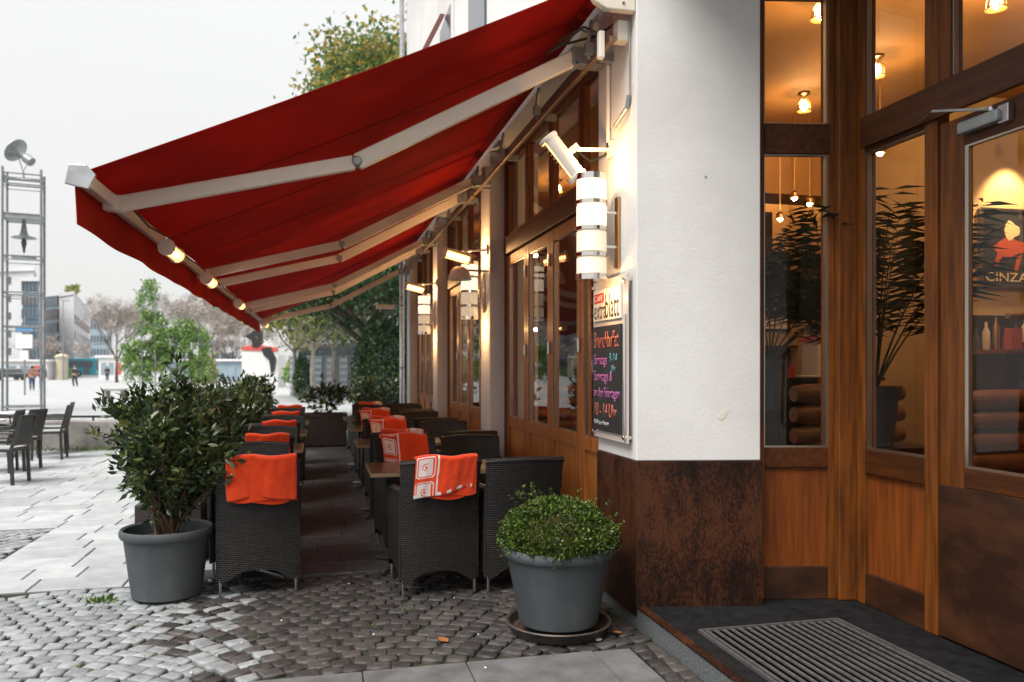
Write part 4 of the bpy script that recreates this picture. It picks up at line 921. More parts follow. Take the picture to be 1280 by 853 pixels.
MB().tube([(1.785, 4.46, 3.12), (1.78, 4.48, 3.05), (1.77, 4.66, 2.99)], .014, 8).build('grip', M['grey_metal'], c2, smooth=True)

# ================================================================== HEATERS
def heater_proto(name, lab, group, wall=False):
    h = tag(empty(name, (0, 0, 0)), lab, 'heater', group)      # axis along local X, glow opening towards -Z/-Y
    L = .29
    pr = []
    for k in range(15):
        a = R(-125) + k * R(250) / 14; pr.append((math.cos(a + PI / 2) * .058, math.sin(a + PI / 2) * .058))
    vs, fs = [], []
    for x in (-L / 2, L / 2):
        for r_ in (1, .9):
            for (u, v) in pr: vs.append((x, u * r_, v * r_))
    n = len(pr)
    for k in range(n - 1):
        fs += [(k, k + 1, 2 * n + k + 1, 2 * n + k), (n + k + 1, n + k, 3 * n + k, 3 * n + k + 1), (k, n + k, n + k + 1, k + 1), (2 * n + k, 2 * n + k + 1, 3 * n + k + 1, 3 * n + k)]
    fs += [(0, 2 * n, 3 * n, n), (n - 1, 2 * n - 1, 4 * n - 1, 3 * n - 1)]
    MB().add(vs, fs).build('housing', M['white_metal'], h, local=True, smooth=True)
    for sx in (-1, 1):
        MB().lathe([(.062, -.012), (.066, 0), (.062, .014), (.03, .018)], 24, (sx * L / 2, 0, 0), rot=Matrix.Rotation(R(90 * sx), 3, 'Y')).build('end_cap', M['white_metal'], h, local=True, smooth=True)
    MB().tube([(-L / 2 + .01, 0, -.012), (L / 2 - .01, 0, -.012)], .013, 10).build('quartz_tube', M['quartz'], h, local=True, smooth=True)
    g_ = MB()
    for k in range(9): x = -L / 2 + .03 + k * (L - .06) / 8; g_.tube([(x, -.045, -.038), (x, 0, -.052), (x, .045, -.038)], .0012, 4)
    g_.build('guard', M['steel'], h, local=True)
    MB().box(-.02, .02, -.02, .02, .056, .12).build('mount', M['white_metal'], h, local=True, bevel=.003)
    return h
hp = heater_proto('patio_heater', '', 'infrared heaters under the awning front bar'); freeze(hp)
fr = [(6.25, 'glowing heater on the awning front bar nearest the camera'), (8.25, 'second glowing heater along the awning front bar, first of the close pair'), (11.3, 'third glowing heater along the awning front bar'), (16.4, 'farthest small heater at the end of the awning front bar')]
for i, (yy, lab) in enumerate(fr):
    o = hp if i == 0 else dup(hp, (0, 0, 0)); o.location = (XF + .12, yy, ZF - .10); o.rotation_euler = (R(-48), R(0), R(90)); o.scale = (1.45, .92, .92); o['label'] = lab
cw = tag(MB().tube([(XF + .1, 4.95, 2.44), (XF + .11, 5.5, 2.40), (XF + .1, 6.3, 2.45), (XF + .11, 6.9, 2.40), (XF + .1, 7.7, 2.43), (XF + .1, 8.5, 2.42), (XF + .1, 10.1, 2.41), (XF + .1, 11.8, 2.43), (XF + .1, 14, 2.41), (XF + .1, 16.4, 2.43)], .007, 6).build('heater_cable', M['cable']), 'black cable strung along the awning front bar between the heaters', 'cable')
for i, (x, y, z, rx, ry, rz, lab) in enumerate(((1.46, 4.74, 2.80, 10, 52, -8, 'white tubular heater on a bracket above the nearest wall lamp'), (1.45, 8.62, 2.72, -55, 12, 12, 'glowing orange heater above the second wall lamp'), (1.45, 12.6, 2.76, -55, 12, 12, 'glowing heater above the farthest wall lamp'))):
    o = dup(hp, (x, y, z)); o.rotation_euler = (R(rx), R(ry), R(rz)); o.scale = (1, 1, 1); o['label'] = lab; o['group'] = 'infrared heaters on the facade pillars'
    br = MB(); br.beam((x + .06, y + .02, z + .06), (1.797, y + .04, z + .08), .025, .02); br.box(1.78, 1.799, y - .01, y + .09, z + .03, z + .13)
    tag(br.build('heater_bracket', M['white_metal']), ('cream bracket holding the white heater over the nearest wall lamp', 'bracket arm holding the heater on the first free pillar', 'bracket arm holding the heater on the second free pillar')[i], 'bracket')
# domed speaker / shade on the second pillar, floodlight at the far corner
dsp = tag(empty('dome_shade', (1.62, 8.50, 2.45)), 'pale round dome lamp shade beside the second wall lamp', 'dome lamp')
MB().lathe([(.0, .10), (.06, .09), (.10, .05), (.125, -.02), (.13, -.05), (.12, -.05), (.09, .03)], 24, (1.47, 8.55, 2.50), closed=True).build('dome', M['white_metal'], dsp, smooth=True)
MB().beam((1.55, 8.57, 2.56), (1.80, 8.6, 2.56), .02, .02).build('bracket', M['grey_metal'], dsp)
fl_ = tag(empty('floodlight', (1.35, 16.95, 2.8)), 'flat grey floodlight on an arm at the far end of the facade', 'floodlight')
MB().box(1.15, 1.52, 16.85, 17.05, 2.74, 2.82).build('housing', M['white_metal'], fl_, bevel=.01); MB().box(1.52, 1.80, 16.93, 16.97, 2.80, 2.83).build('arm', M['grey_metal'], fl_)

# ================================================================== WALL LAMPS
wl = tag(empty('wall_lamp', (0, 0, 0)), '', 'wall lamp', 'stacked glass cylinder wall lamps with chrome bands')
zs = [0, .135, .295, .455, .61]; rr = .092
for k in range(4):
    MB().lathe([(rr - .006, zs[k] + .014), (rr, zs[k] + .02), (rr, zs[k + 1] - .02), (rr - .006, zs[k + 1] - .014)], 32).build('glass_drum', M['lampglass'] if k >= 2 else M['lampdim'], wl, local=True, smooth=True)
for k in range(5):
    h = .018 if k in (0, 4) else .011
    MB().lathe([(rr - .01, zs[k] - h), (rr + .006, zs[k] - h), (rr + .006, zs[k] + h), (rr - .01, zs[k] + h)], 32).build('chrome_band', M['chrome'], wl, local=True)
MB().lathe([(rr - .012, -.012), (rr - .012, -.006)], 32).build('bottom_cap', M['chrome'], wl, local=True)
for z in (.19, .40): MB().box(rr - .002, .16, -.012, .012, z - .008, z + .008).build('arm', M['chrome'], wl, local=True)
MB().box(.161, .178, -.03, .03, .06, .50).build('backplate', M['brass'], wl, local=True, bevel=.004)
MB().tube([(.105, .05, -.01), (.105, .05, .62)], .005, 6).build('side_rod', M['chrome'], wl, local=True)
freeze(wl)
wlab = ('nearest lit wall lamp of stacked cream glass drums, above the chalkboard', 'second lit wall lamp of stacked glass drums, on the first free pillar', 'farthest lit wall lamp of stacked glass drums, near the downpipe')
for i, yy in enumerate((4.66, 8.79, 12.80)):
    o = wl if i == 0 else dup(wl, (0, 0, 0)); o.location = (1.62, yy, 2.055); o['label'] = wlab[i]
    l = bpy.data.lights.new('lamp_light', 'POINT'); l.energy = 13 * LAMPW[i]; l.color = (1, .56, .22); l.shadow_soft_size = .02
    lo = bpy.data.objects.new('lamp_light', l); COL.objects.link(lo); lo.parent = o; lo.location = (.0, 0, .72)
    l = bpy.data.lights.new('lamp_light', 'POINT'); l.energy = 8 * LAMPW[i]; l.color = (1, .56, .22); l.shadow_soft_size = .02
    lo = bpy.data.objects.new('lamp_light', l); COL.objects.link(lo); lo.parent = o; lo.location = (-.0, .0, -.12)

# ================================================================== SIGN WITH CHALKBOARD
sg = tag(empty('menu_sign', (1.77, 4.74, 1.55)), 'acrylic wall sign with extrablatt logo plate above a chalkboard of brunch times', 'sign')
MB().box(1.762, 1.770, 4.42, 5.03, 1.05, 2.06).build('acrylic_plate', M['acrylic'], sg, bevel=.002)
for y in (4.455, 5.0):
    for z in (1.085, 2.025): MB().lathe([(.012, -.018), (.014, -.016), (.014, .036), (.010, .038)], 12, (1.780, y, z), rot=Matrix.Rotation(R(-90), 3, 'Y')).build('standoff', M['chrome'], sg, smooth=True)
MB().tube([(1.752, 4.448, 1.09), (1.752, 4.448, 1.82)], .007, 8).build('clamp_rod', M['chrome'], sg)
pl_ = MB().box(1.748, 1.7615, 4.51, 4.985, 1.80, 2.00).build('logo_plate', M['signwhite'], sg, bevel=.002)
MB().box(1.7455, 1.7475, 4.79, 4.965, 1.915, 1.975).build('red_field', M['signred'], pl_)
F = facing_left
textmesh('CAFE', M['signwhite'], .15, .036, F(4.955, 1.927, 1.7450), parent=pl_)
textmesh('extra', M['signblack'], .215, .095, F(4.970, 1.812, 1.7475), parent=pl_, thin=.004)
textmesh('blatt', M['signblack'], .235, .150, F(4.762, 1.812, 1.7475), parent=pl_, thin=.004)
cbd = MB().box(1.748, 1.7615, 4.50, 5.0, 1.10, 1.765).build('chalkboard', M['chalk'], sg, bevel=.002)
def chalk(tx, mat, w, h, y, z): textmesh(tx, M[mat], w, h, F(y, z, 1.7475), 'chalk_writing', cbd, .0008, shear=.18, thin=-.006, jitter=.0012)
chalk('Brunchbuffet', 'chalk_orange', .44, .105, 4.975, 1.625)
chalk('Samstags', 'chalk_pink', .24, .085, 4.975, 1.50); chalk('9-14', 'chalk_teal', .13, .06, 4.69, 1.53); chalk('Uhr', 'chalk_teal', .08, .04, 4.66, 1.475)
chalk('Sonntags &', 'chalk_pink', .33, .085, 4.975, 1.395)
chalk('an den Feiertagen', 'chalk_pink', .46, .08, 4.98, 1.295)
chalk('10 - 14 Uhr', 'chalk_orange', .40, .085, 4.965, 1.19); chalk('15,90 pro Person', 'chalk_white', .27, .035, 4.975, 1.13)

# ================================================================== RATTAN ARMCHAIRS
# local frame: backrest towards -Y (rear), seat opens towards +Y
ch = tag(empty('rattan_armchair', (0, 0, 0)), '', 'chair')
HW, HB = .262, .875
def backfn(u, v):   # u across, v up
    x = (u - .5) * 2; arch = .085 + .10 * max(0, 1 - (abs(x) / .80) ** 2.2) if v == 0 else None
    wv = HW * (.93 + .09 * v)
    z0 = .085 + .075 * max(0, 1 - (abs(x) / .82) ** 3)
    z = z0 + (HB + .012 * (1 - x * x) - z0) * v
    y = -.30 - .045 * (1 - x * x) * (.3 + .7 * v) - .075 * max(0, (z - .42) / .48) ** 1.3
    return (x * wv, y, z)
MB().grid(backfn, 16, 18, thick=(0, .038, 0)).build('backrest', M['weave'], ch, local=True, smooth=True)
MB().tube([tuple(Vector(backfn(u / 12, 1)) + Vector((0, .019, 0))) for u in range(13)], .022, 8).build('top_edge', M['weave'], ch, local=True, smooth=True)
for sx in (-1, 1):
    x0 = sx * HW * .96
    pr = [(-.29, .09), (-.24, .14), (-.10, .165), (.06, .165), (.20, .14), (.25, .09), (.27, .09), (.285, .30), (.29, .50), (.27, .58), (.22, .62), (.05, .655), (-.12, .665), (-.31, .68)]
    MB().prism([(x0 - .018, y, z) for y, z in pr], (.036, 0, 0)).build('side_panel', M['weave'], ch, local=True, bevel=.006)
    MB().tube([(x0, .285, .42), (x0, .292, .52), (x0, .272, .595), (x0, .22, .632), (x0, .05, .668), (x0, -.12, .678), (x0, -.31, .69)], .026, 8).build('armrest', M['weave'], ch, local=True, smooth=True)
MB().box(-HW + .028, HW - .028, -.28, .275, .37, .41).build('seat', M['weave'], ch, local=True, bevel=.015)
MB().prism([(-HW + .03, .255, .37), (-HW + .03, .255, .10), (-.16, .255, .15), (0, .255, .165), (.16, .255, .15), (HW - .03, .255, .10), (HW - .03, .255, .37)], (0, .022, 0)).build('front_apron', M['weave'], ch, local=True)
for sx in (-1, 1):
    for y, rk in ((-.285, 0), (.262, 0)):
        MB().tube([(sx * (HW - .022), y, 0), (sx * (HW - .022), y, .10)], [.009, .012], 8).build('leg', M['steel'], ch, local=True, smooth=True)
freeze(ch)
chairs = []
def put_chair(x, y, rz, lab, grp):
    global _first
    if not chairs: o = ch; o.location = (x, y, 0); o.rotation_euler = (0, 0, rz); o['label'] = lab
    else: o = dup(ch, (x, y, 0), rz, lab)
    o['group'] = grp; chairs.append(o); return o
# fleece blankets over the chair backs: white print cut into the cloth by material
def printmask(s, t):
    """s across (m, from the printed edge), t along the cloth (m)"""
    if s > .155: return False
    if .142 < s < .149: return True
    t = t % .165; a, b = s - .066, t - .0825
    ax, ay = abs(a), abs(b)
    q = max(ax - .038, 0) ** 2 + max(ay - .048, 0) ** 2
    d = math.sqrt(q) - .022 if (ax > .038 or ay > .048) else max(ax - .06, ay - .07)
    if -.007 < d < 0: return True
    if d < -.014:
        rr_ = math.hypot(a * 1.1, b)
        return not (.018 < rr_ < .025 and not (a > .004 and abs(b) < .02)) and not (rr_ < .009)
    return False
def blanket_mesh(w, f, bk, seed, printed=None, twist=0.0):
    """drapes over a top edge: f metres down the rear (-Y) side, bk down the front; local origin at the chair base"""
    q = random.Random(seed); NU, NV = (int(w / .006), int((f + bk + .07) / .006)) if printed is not None else (40, 60)
    ph = [q.uniform(0, 6) for _ in range(6)]; tot = f + bk + .07
    vs = []
    for j in range(NV + 1):
        t = tot * j / NV
        for i in range(NU + 1):
            u = i / NU; x = (u - .5) * w; ed = 1 - abs(2 * u - 1) ** 6
            cyb = -.30 - .045 * (1 - (x / HW) ** 2) - .075
            ff = f + twist * (u - .5) + .012 * math.sin(u * 7 + ph[0])
            z1 = HB + .028 + .008 * math.sin(u * 9 + ph[1]) + .012 * (1 - (x / HW) ** 2)
            if t < ff:
                dz = ff - t; z = z1 - dz; off = .016 + .0035 * math.sin(u * 12 + ph[2] + dz * 5) * min(1, dz / .12) + .012 * (dz / .25) + .0012 * math.sin(u * 37 + ph[3] + dz * 9)
                y = cyb - off + .075 * (dz / .48) * 1.3
            elif t < ff + .07:
                a = (t - ff) / .07 * PI; y = cyb + .019 - .036 * math.cos(a); z = z1 + .014 * math.sin(a)
            else:
                dz = t - ff - .07; z = z1 - dz; y = cyb + .06 + .075 * (dz / .48) * 1.3 + .008 * math.sin(u * 13 + ph[4]) * min(1, dz / .1)
            x += .006 * math.sin(t * 14 + ph[5]) + (.01 * math.sin(t * 6 + ph[0]) if u > .8 else 0)
            vs.append((x, y, z))
    w_ = NU + 1; fs = []; mi = []
    for j in range(NV):
        for i in range(NU):
            fs.append((j * w_ + i, j * w_ + i + 1, (j + 1) * w_ + i + 1, (j + 1) * w_ + i))
            if printed is None: mi.append(0)
            else:
                s = (i + .5) / NU * w; s = s if printed > 0 else w - s
                t = tot * (j + .5) / NV; mk = printmask(s, t + .05)
                if not mk and t < .022 and int(s / .035) % 2 == 0: mk = True
                mi.append(1 if mk else 0)
    me = bpy.data.meshes.new('blanket'); me.from_pydata(vs, [], fs); me.materials.append(M['blanket']); me.materials.append(M['print'])
    me.polygons.foreach_set('material_index', mi); me.shade_smooth(); return me
def layermesh(w, f, seed):   # the folded under-layers that show at the hem
    q = random.Random(seed); m = MB()
    for k, (l, dx) in enumerate(((f + .012, .01), (f + .026, -.012))):
        def fn(u, v):
            x = (u - .5) * (w - .03 * k) + dx; z = HB + .0 - (l - .03 + .012 * math.sin(u * 6 + k * 2 + seed) - .02 * (abs(2 * u - 1) ** 4)) * v; dz = HB - z
            return (x, -.30 - .045 * (1 - (x / HW) ** 2) - .075 - (.010 - .005 * k) - .012 * (dz / .25) + .075 * (dz / .48) * 1.3 + .003 * math.sin(u * 11), z)
        m.grid(fn, 26, 10)
    return m
BM = {}
def blanket(chair, lab, kind='plain', seed=1, w=.40, f=.235, bk=.2, twist=0, dx=0, grp=None):
    key = (kind, seed, w, f)
    if key not in BM: BM[key] = blanket_mesh(w, f, bk, seed, {'plain': None, 'print': 1, 'printr': -1}[kind], twist)
    o = bpy.data.objects.new('fleece_blanket', BM[key]); COL.objects.link(o)
    m = chair.matrix_basis.copy() @ Matrix.Translation((dx, 0, 0)); o.matrix_world = m
    s = o.modifiers.new('thickness', 'SOLIDIFY'); s.thickness = .009; s.offset = 1 if kind == 'plain' else -1; s.offset = 0
    if seed < 4:
        k2 = 'L%s' % (key,)
        hem = layermesh(w, f, seed).build('folded_hem', M['blanket'], o, local=True, smooth=2)
    return tag(o, lab, 'blanket', grp)
ordw = ('first', 'second', 'third', 'fourth', 'fifth')
GL, GM, GW = 'rattan armchairs of the left row', 'rattan armchairs of the aisle row on the right', 'rattan armchairs of the row along the windows'
def t_(x): return 'single' if x else ''
# (Y of the chair origin): backs towards the camera at -.375 from origin
rows = (('left', -.40, GL), ('aisle', .75, GM), ('wall', 1.34, GW))
rowname = {'left': 'left row', 'aisle': 'row right of the aisle', 'wall': 'row along the windows'}
Yb = {'left': [5.86, 7.62, 9.42, 11.25, 13.1], 'aisle': [5.56, 7.86, 9.92, 11.9, 13.9], 'wall': [5.56, 7.84, 9.90, 11.9, 13.9]}
Yf = {'left': [6.74, 8.56, 10.45, 12.3], 'aisle': [6.98, 9.02, 11.0, 13.0], 'wall': [7.05, 9.05, 11.05, 13.0]}
CH = {}
for r, x0, grp in rows:
    for k, yy in enumerate(Yb[r]):
        CH[(r, 'b', k)] = put_chair(x0 + (0 if k == 0 or r != 'left' else -.09) + rnd.uniform(-.02, .02), yy - .0, rnd.uniform(-.09, .09) if k else (.03 if r == 'left' else .045), 'black rattan chair turned away from the camera, %s in the %s' % (ordw[k], rowname[r]), grp)
    for k, yy in enumerate(Yf[r]):
        CH[(r, 'f', k)] = put_chair(x0 - (.09 if r == 'left' else 0) + rnd.uniform(-.02, .02), yy - .375 + .0, PI + rnd.uniform(-.10, .10), 'black rattan chair facing the camera, %s in the %s' % (ordw[k], rowname[r]), grp)
GB = 'orange fleece blankets over the chair backs'
blanket(CH[('left', 'b', 0)], 'plain orange blanket over the nearest chair of the left row', 'plain', 1, .43, .27, .2, .02, .02, GB)
for k in (1, 2, 3, 4): blanket(CH[('left', 'b', k)], 'plain orange blanket on the %s camera-turned chair back of the left row' % ordw[k], 'plain', 3 + k, .36, .20, .18, 0, .05, GB)
blanket(CH[('aisle', 'b', 0)], 'orange blanket with white printed frames on the nearest chair right of the aisle', 'print', 2, .40, .23, .2, -.06, .02, GB)
blanket(CH[('aisle', 'f', 0)], 'orange blanket printed white on the first aisle chair that faces the camera', 'printr', 21, .40, .20, .22, 0, .0, GB)
for k in (1, 2): blanket(CH[('aisle', 'f', k)], 'orange blanket on the %s aisle chair that faces the camera' % ordw[k], 'printr', 21, .40, .20, .22, 0, .0, GB)
for k in (1, 2, 3, 4): blanket(CH[('aisle', 'b', k)], 'orange blanket on the %s camera-turned chair back right of the aisle' % ordw[k], 'printr', 22, .38, .18, .18, 0, .03, GB)

# ================================================================== TABLES
tb = tag(empty('cafe_table', (0, 0, 0)), '', 'table')
MB().box(-.33, .33, -.33, .33, .722, .748).build('tabletop', M['tabletop'], tb, local=True, bevel=.003)
m = MB(); m.box(-.334, .334, -.336, -.3305, .720, .746); m.box(-.334, .334, .3305, .336, .720, .746); m.box(-.336, -.3305, -.33, .33, .720, .746); m.box(.3305, .336, -.33, .33, .720, .746); m.build('edge_band', M['edge'], tb, local=True)
MB().box(-.04, .04, -.04, .04, .055, .72).build('pedestal', M['black'], tb, local=True, bevel=.004)
MB().box(-.22, .22, -.22, .22, .70, .7215).build('top_bracket', M['black'], tb, local=True)
for k in range(4):
    a = R(45 + 90 * k); c, s = math.cos(a), math.sin(a)
    MB().beam((c * .03, s * .03, .045), (c * .36, s * .36, .02), .045, .022).build('foot', M['steel'], tb, local=True, bevel=.004)
freeze(tb); nt = 0
def put_table(x, y, rz, lab, grp):
    global nt
    if nt == 0: tb.location = (x, y, 0); tb.rotation_euler = (0, 0, rz); tb['label'] = lab; o = tb
    else: o = dup(tb, (x, y, 0), rz, lab)
    o['group'] = grp; nt += 1
for r, x0, grp in rows:
    for k in range(4):
        yy = (Yb[r][k] + .25 + Yf[r][k] - .62) / 2 + (0.02)
        yy = (Yb[r][k] - .34 + Yf[r][k]) / 2
        put_table(x0 + {'left': -.09, 'aisle': -.065, 'wall': .01}[r], yy, 0, 'square dark brown cafe table, %s table in the %s' % (ordw[k], rowname[r]), 'square cafe tables between the chairs, ' + rowname[r])

# ================================================================== POTS AND SHRUBS
def tub(name, x, y, z0, rb, rt, h, lab, cat):
    p = tag(empty(name, (x, y, z0)), lab, cat)
    MB().lathe([(rb * .9, 0), (rb, .012), (rt * .93, h - .075), (rt * .95, h - .06), (rt * 1.0, h - .055), (rt * 1.025, h - .04), (rt * 1.03, h - .02), (rt * 1.01, h - .004), (rt * .985, h), (rt * .93, h - .01), (rt * .90, h - .05), (rt * .88, h - .09), (rt * .3, h - .08), (.001, h - .075)], 56, (x, y, z0), closed=True).build('rim_and_body', M['pot'], p, smooth=True)
    MB().lathe([(rt * .885, h - .115), (rt * .885, h - .085), (rt * .5, h - .06), (.01, h - .065)], 30, (x, y, z0)).build('soil', M['soil'], p, smooth=True)
    return p
p1 = tub('plant_tub', -.98, 5.66, .005, .215, .282, .45, 'large grey round tub holding the tall laurel shrub at left', 'pot')
p2_ = tub('plant_tub', 1.33, 4.40, .045, .225, .315, .445, 'large grey round tub with boxwood, standing in a dark saucer', 'pot')
MB().lathe([(.24, 0), (.27, .01), (.285, .055), (.30, .062), (.305, .055), (.29, .045), (.275, .005), (.265, -.004), (.01, -.004)], 44, (1.33, 4.40, .004), closed=True).build('pot_saucer', M['saucer'], smooth=True)
tag(bpy.data.objects['pot_saucer'], 'dark worn plastic saucer under the boxwood tub', 'saucer')
def shrub(name, x, y, z0, spread, h0, h1, n_st, n_leaf, mat, lab, cat, seed, size=.07, asp=.42, grp=None, flat=1.0, wx=1.0):
    rg = random.Random(seed); q = np.random.default_rng(seed); s = tag(empty(name, (x, y, z0)), lab, cat, grp)
    st_ = MB(); anchors = []
    for i in range(n_st):
        a = rg.uniform(0, 2 * PI); rr_ = spread * math.sqrt(rg.uniform(.02, 1)); top = Vector((x + math.cos(a) * rr_ * wx, y + math.sin(a) * rr_, z0 + h1 * (1 - .25 * (rr_ / spread) ** 2) * rg.uniform(.76, 1.07)))
        b0 = Vector((x + rg.uniform(-.06, .06), y + rg.uniform(-.06, .06), z0)); mid = (b0 + top) / 2 + Vector((math.cos(a) * rr_ * .25 * wx + rg.uniform(-.05, .05), math.sin(a) * rr_ * .25 + rg.uniform(-.05, .05), 0))
        pts = [b0, b0.lerp(mid, .5) + Vector((rg.uniform(-.015, .015), rg.uniform(-.015, .015), 0)), mid, mid.lerp(top, .5), top]
        r0 = .014 * rg.uniform(.6, 1.2) * (h1 / 1.1); st_.tube(pts, [r0, r0 * .85, r0 * .6, r0 * .4, r0 * .15], 6)
        for t in np.linspace(.0, 1, 16):
            seg_ = t * 4; k = min(3, int(seg_)); pnt = pts[k].lerp(pts[k + 1], seg_ - k)
            if pnt.z - z0 > h0 * rg.uniform(.7, 1.3): anchors.append(pnt)
        for j in range(5):
            t = rg.uniform(.35, .98); seg_ = t * 4; k = min(3, int(seg_)); pnt = pts[k].lerp(pts[k + 1], seg_ - k)
            if pnt.z - z0 < h0: continue
            e = pnt + Vector((rg.uniform(-1, 1) * wx, rg.uniform(-1, 1), rg.uniform(.1, .9))).normalized() * rg.uniform(.1, .26) * (spread / .38)
            st_.tube([pnt, pnt.lerp(e, .5) + Vector((0, 0, .01)), e], [.004, .003, .0015], 4)
            for t2 in (.25, .5, .75, 1): anchors.append(pnt.lerp(e, t2)); anchors.append(pnt.lerp(e, t2))
    st_.build('stem', M['stem'], s)
    A_ = np.array([tuple(p) for p in anchors]); idx = q.integers(0, len(A_), n_leaf); P_ = A_[idx] + q.normal(size=(n_leaf, 3)) * .022
    out = P_ - np.array([x, y, z0 + h1 * .35]); out /= np.linalg.norm(out, axis=1)[:, None] + 1e-6
    leafobj('foliage', leafmesh(P_, size, asp, .25, out * .6, q), mat, s, (x, y, z0)); return s
GS = 'laurel shrubs forming the hedge along the terrace'
shrub('laurel_shrub', -.98, 5.66, .40, .37, .12, .98, 30, 6000, M['laurel'], 'tall laurel shrub with bare lower stems in the nearest grey tub', 'shrub', 2, .066, .40, GS)
yy = 7.0; hd = ('second', 'third', 'fourth', 'fifth', 'sixth', 'seventh')
for k in range(6):
    x = -1.13 + rnd.uniform(-.04, .04)
    b = tag(MB().box(x - .24, x + .24, yy - .45, yy + .45, 0, .46).build('planter_box', M['planter'], bevel=.01), 'dark planter box under the %s laurel shrub of the hedge' % hd[k], 'planter', 'planter boxes under the hedge')
    shrub('laurel_shrub', x, yy, .40, .38 if k < 3 else .44, .05, .86 + rnd.uniform(-.05, .04), 26, 4200 if k < 3 else 2600, M['laurel'], '%s laurel shrub of the hedge, counted from the camera' % hd[k], 'shrub', 20 + k, .072 + .006 * k, .42, GS, wx=.8)
    yy += 1.75 if k > 2 else 1.5
# boxwood dome
bx = tag(empty('boxwood_bush', (1.33, 4.40, .44)), 'clipped round boxwood bush with small bright leaves in the right tub', 'bush')
q = np.random.default_rng(3); N = 15000
d = q.normal(size=(N, 3)); d[:, 2] = np.abs(d[:, 2]) * .9 - .12; d /= np.linalg.norm(d, axis=1)[:, None]
lump = np.array([.92 + .11 * noise.noise(Vector(v * 2.6)) + .07 * noise.noise(Vector(v * 7)) for v in d])
rad = np.array([.355, .355, .265]); P_ = d * rad * (lump * q.uniform(.80, 1.04, N) ** .6)[:, None] + np.array([1.33, 4.40, .50])
m = MB(); m.lathe([(.02, .0), (.22, .02), (.24, .08), (.2, .15), (.12, .19), (.02, .2)], 24, (1.33, 4.40, .44)); m.build('inner_twigs', M['stem'], bx, smooth=True)
sp_ = []
for _ in range(22):
    a = rnd.uniform(0, 2 * PI); e = rnd.uniform(.15, 1.3); v = Vector((math.cos(a) * math.cos(e), math.sin(a) * math.cos(e), math.sin(e)))
    c = Vector((1.33, 4.40, .50)) + Vector((v.x * .34, v.y * .34, v.z * .31))
    for t in range(6):
        for _ in range(2): sp_.append(tuple(c + v * (t * .012) + Vector((rnd.gauss(0, .005), rnd.gauss(0, .005), rnd.gauss(0, .005)))))

leafobj('foliage', np.concatenate([leafmesh(P_, .020, .62, .25, d * .9, q), leafmesh(np.array(sp_), .019, .6, .5, None, q)]), M['box'], bx, (1.33, 4.40, .44))
# dark planter box closing the aisle, and shrubs at the far terrace end
pb = tag(empty('planter_box', (.09, 15.9, 0)), 'dark brown cube planter standing across the far end of the aisle', 'planter')
m = MB(); X0, X1, Y0, Y1 = -.31, .50, 15.55, 16.25
m.box(X0, X1, Y0, Y1, .02, .56); m.build('box_body', M['planter'], pb, bevel=.012)
m = MB(); m.box(X0 - .01, X1 + .01, Y0 - .01, Y0 + .05, .561, .62); m.box(X0 - .01, X1 + .01, Y1 - .05, Y1 + .01, .561, .62); m.box(X0 - .01, X0 + .05, Y0 + .05, Y1 - .05, .561, .62); m.box(X1 - .05, X1 + .01, Y0 + .05, Y1 - .05, .561, .62); m.build('rim', M['planter'], pb)
shrub('leafy_plant', .09, 15.9, .56, .42, .05, .62, 16, 420, M['laurel'], 'sparse leafy plant growing in the dark cube planter', 'plant', 31, .12, .5)
for k, (x, lab) in enumerate(((1.25, 'dark green shrub behind the far chairs, left of the downpipe'),)):
    shrub('laurel_shrub', x, 18.3, .3, .62, .05, .95, 26, 1500, M['laurel'], lab, 'shrub', 40 + k, .12, .45)
    tag(MB().box(x - .5, x + .5, 17.95, 18.65, 0, .4).build('planter_box', M['planter'], bevel=.01), 'low dark planter under the shrub near the downpipe', 'planter')

# ================================================================== PLAZA: chairs, low wall, tower
CY, SY = math.cos(YAW), math.sin(YAW)
def site(u, d, z=0.0):      # surveyed from the terrace: lateral offset per metre, distance in metres
    return Vector((u * d * CY + d * SY, d * CY - u * d * SY, z))
mc = tag(empty('cafe_chair', (0, 0, 0)), '', 'chair')    # faces +Y
for sx in (-1, 1):
    m = MB(); m.beam((sx * .21, -.22, 0), (sx * .21, -.20, .44), .035, .035); m.build('leg', M['black'], mc, local=True)
    m = MB(); m.beam((sx * .21, .21, 0), (sx * .21, .20, .44), .035, .035); m.build('leg', M['black'], mc, local=True)
    MB().beam((sx * .21, -.20, .44), (sx * .20, -.31, .88), .035, .035).build('back_post', M['black'], mc, local=True)
    m = MB(); m.tube([(sx * .225, -.235, .66), (sx * .235, 0, .665), (sx * .23, .18, .655), (sx * .22, .20, .44)], .014, 6); m.build('armrest', M['black'], mc, local=True)
MB().box(-.23, .23, -.22, .22, .425, .455).build('seat_frame', M['black'], mc, local=True, bevel=.004)
MB().box(-.205, .205, -.20, .205, .456, .475).build('seat', M['seatpad'], mc, local=True, bevel=.008)
MB().beam((0, -.225, .50), (0, -.305, .86), .39, .018).build('backrest', M['weave'], mc, local=True)
MB().beam((-.2, -.31, .875), (.2, -.31, .875), .03, .03).build('top_rail', M['black'], mc, local=True)
freeze(mc)
lt = tag(empty('patio_table', (0, 0, 0)), '', 'table')
MB().lathe([(.0, .735), (.34, .735), (.345, .745), (.34, .755), (0, .755)], 28, closed=True).build('tabletop', M['paletop'], lt, local=True, smooth=True)
MB().tube([(0, 0, .03), (0, 0, .735)], .025, 10).build('pedestal', M['grey_metal'], lt, local=True)
MB().box(-.26, .26, -.03, .03, .0, .03).build('foot', M['grey_metal'], lt, local=True); MB().box(-.03, .03, -.26, .26, .0305, .055).build('foot', M['grey_metal'], lt, local=True)
freeze(lt)
S = site
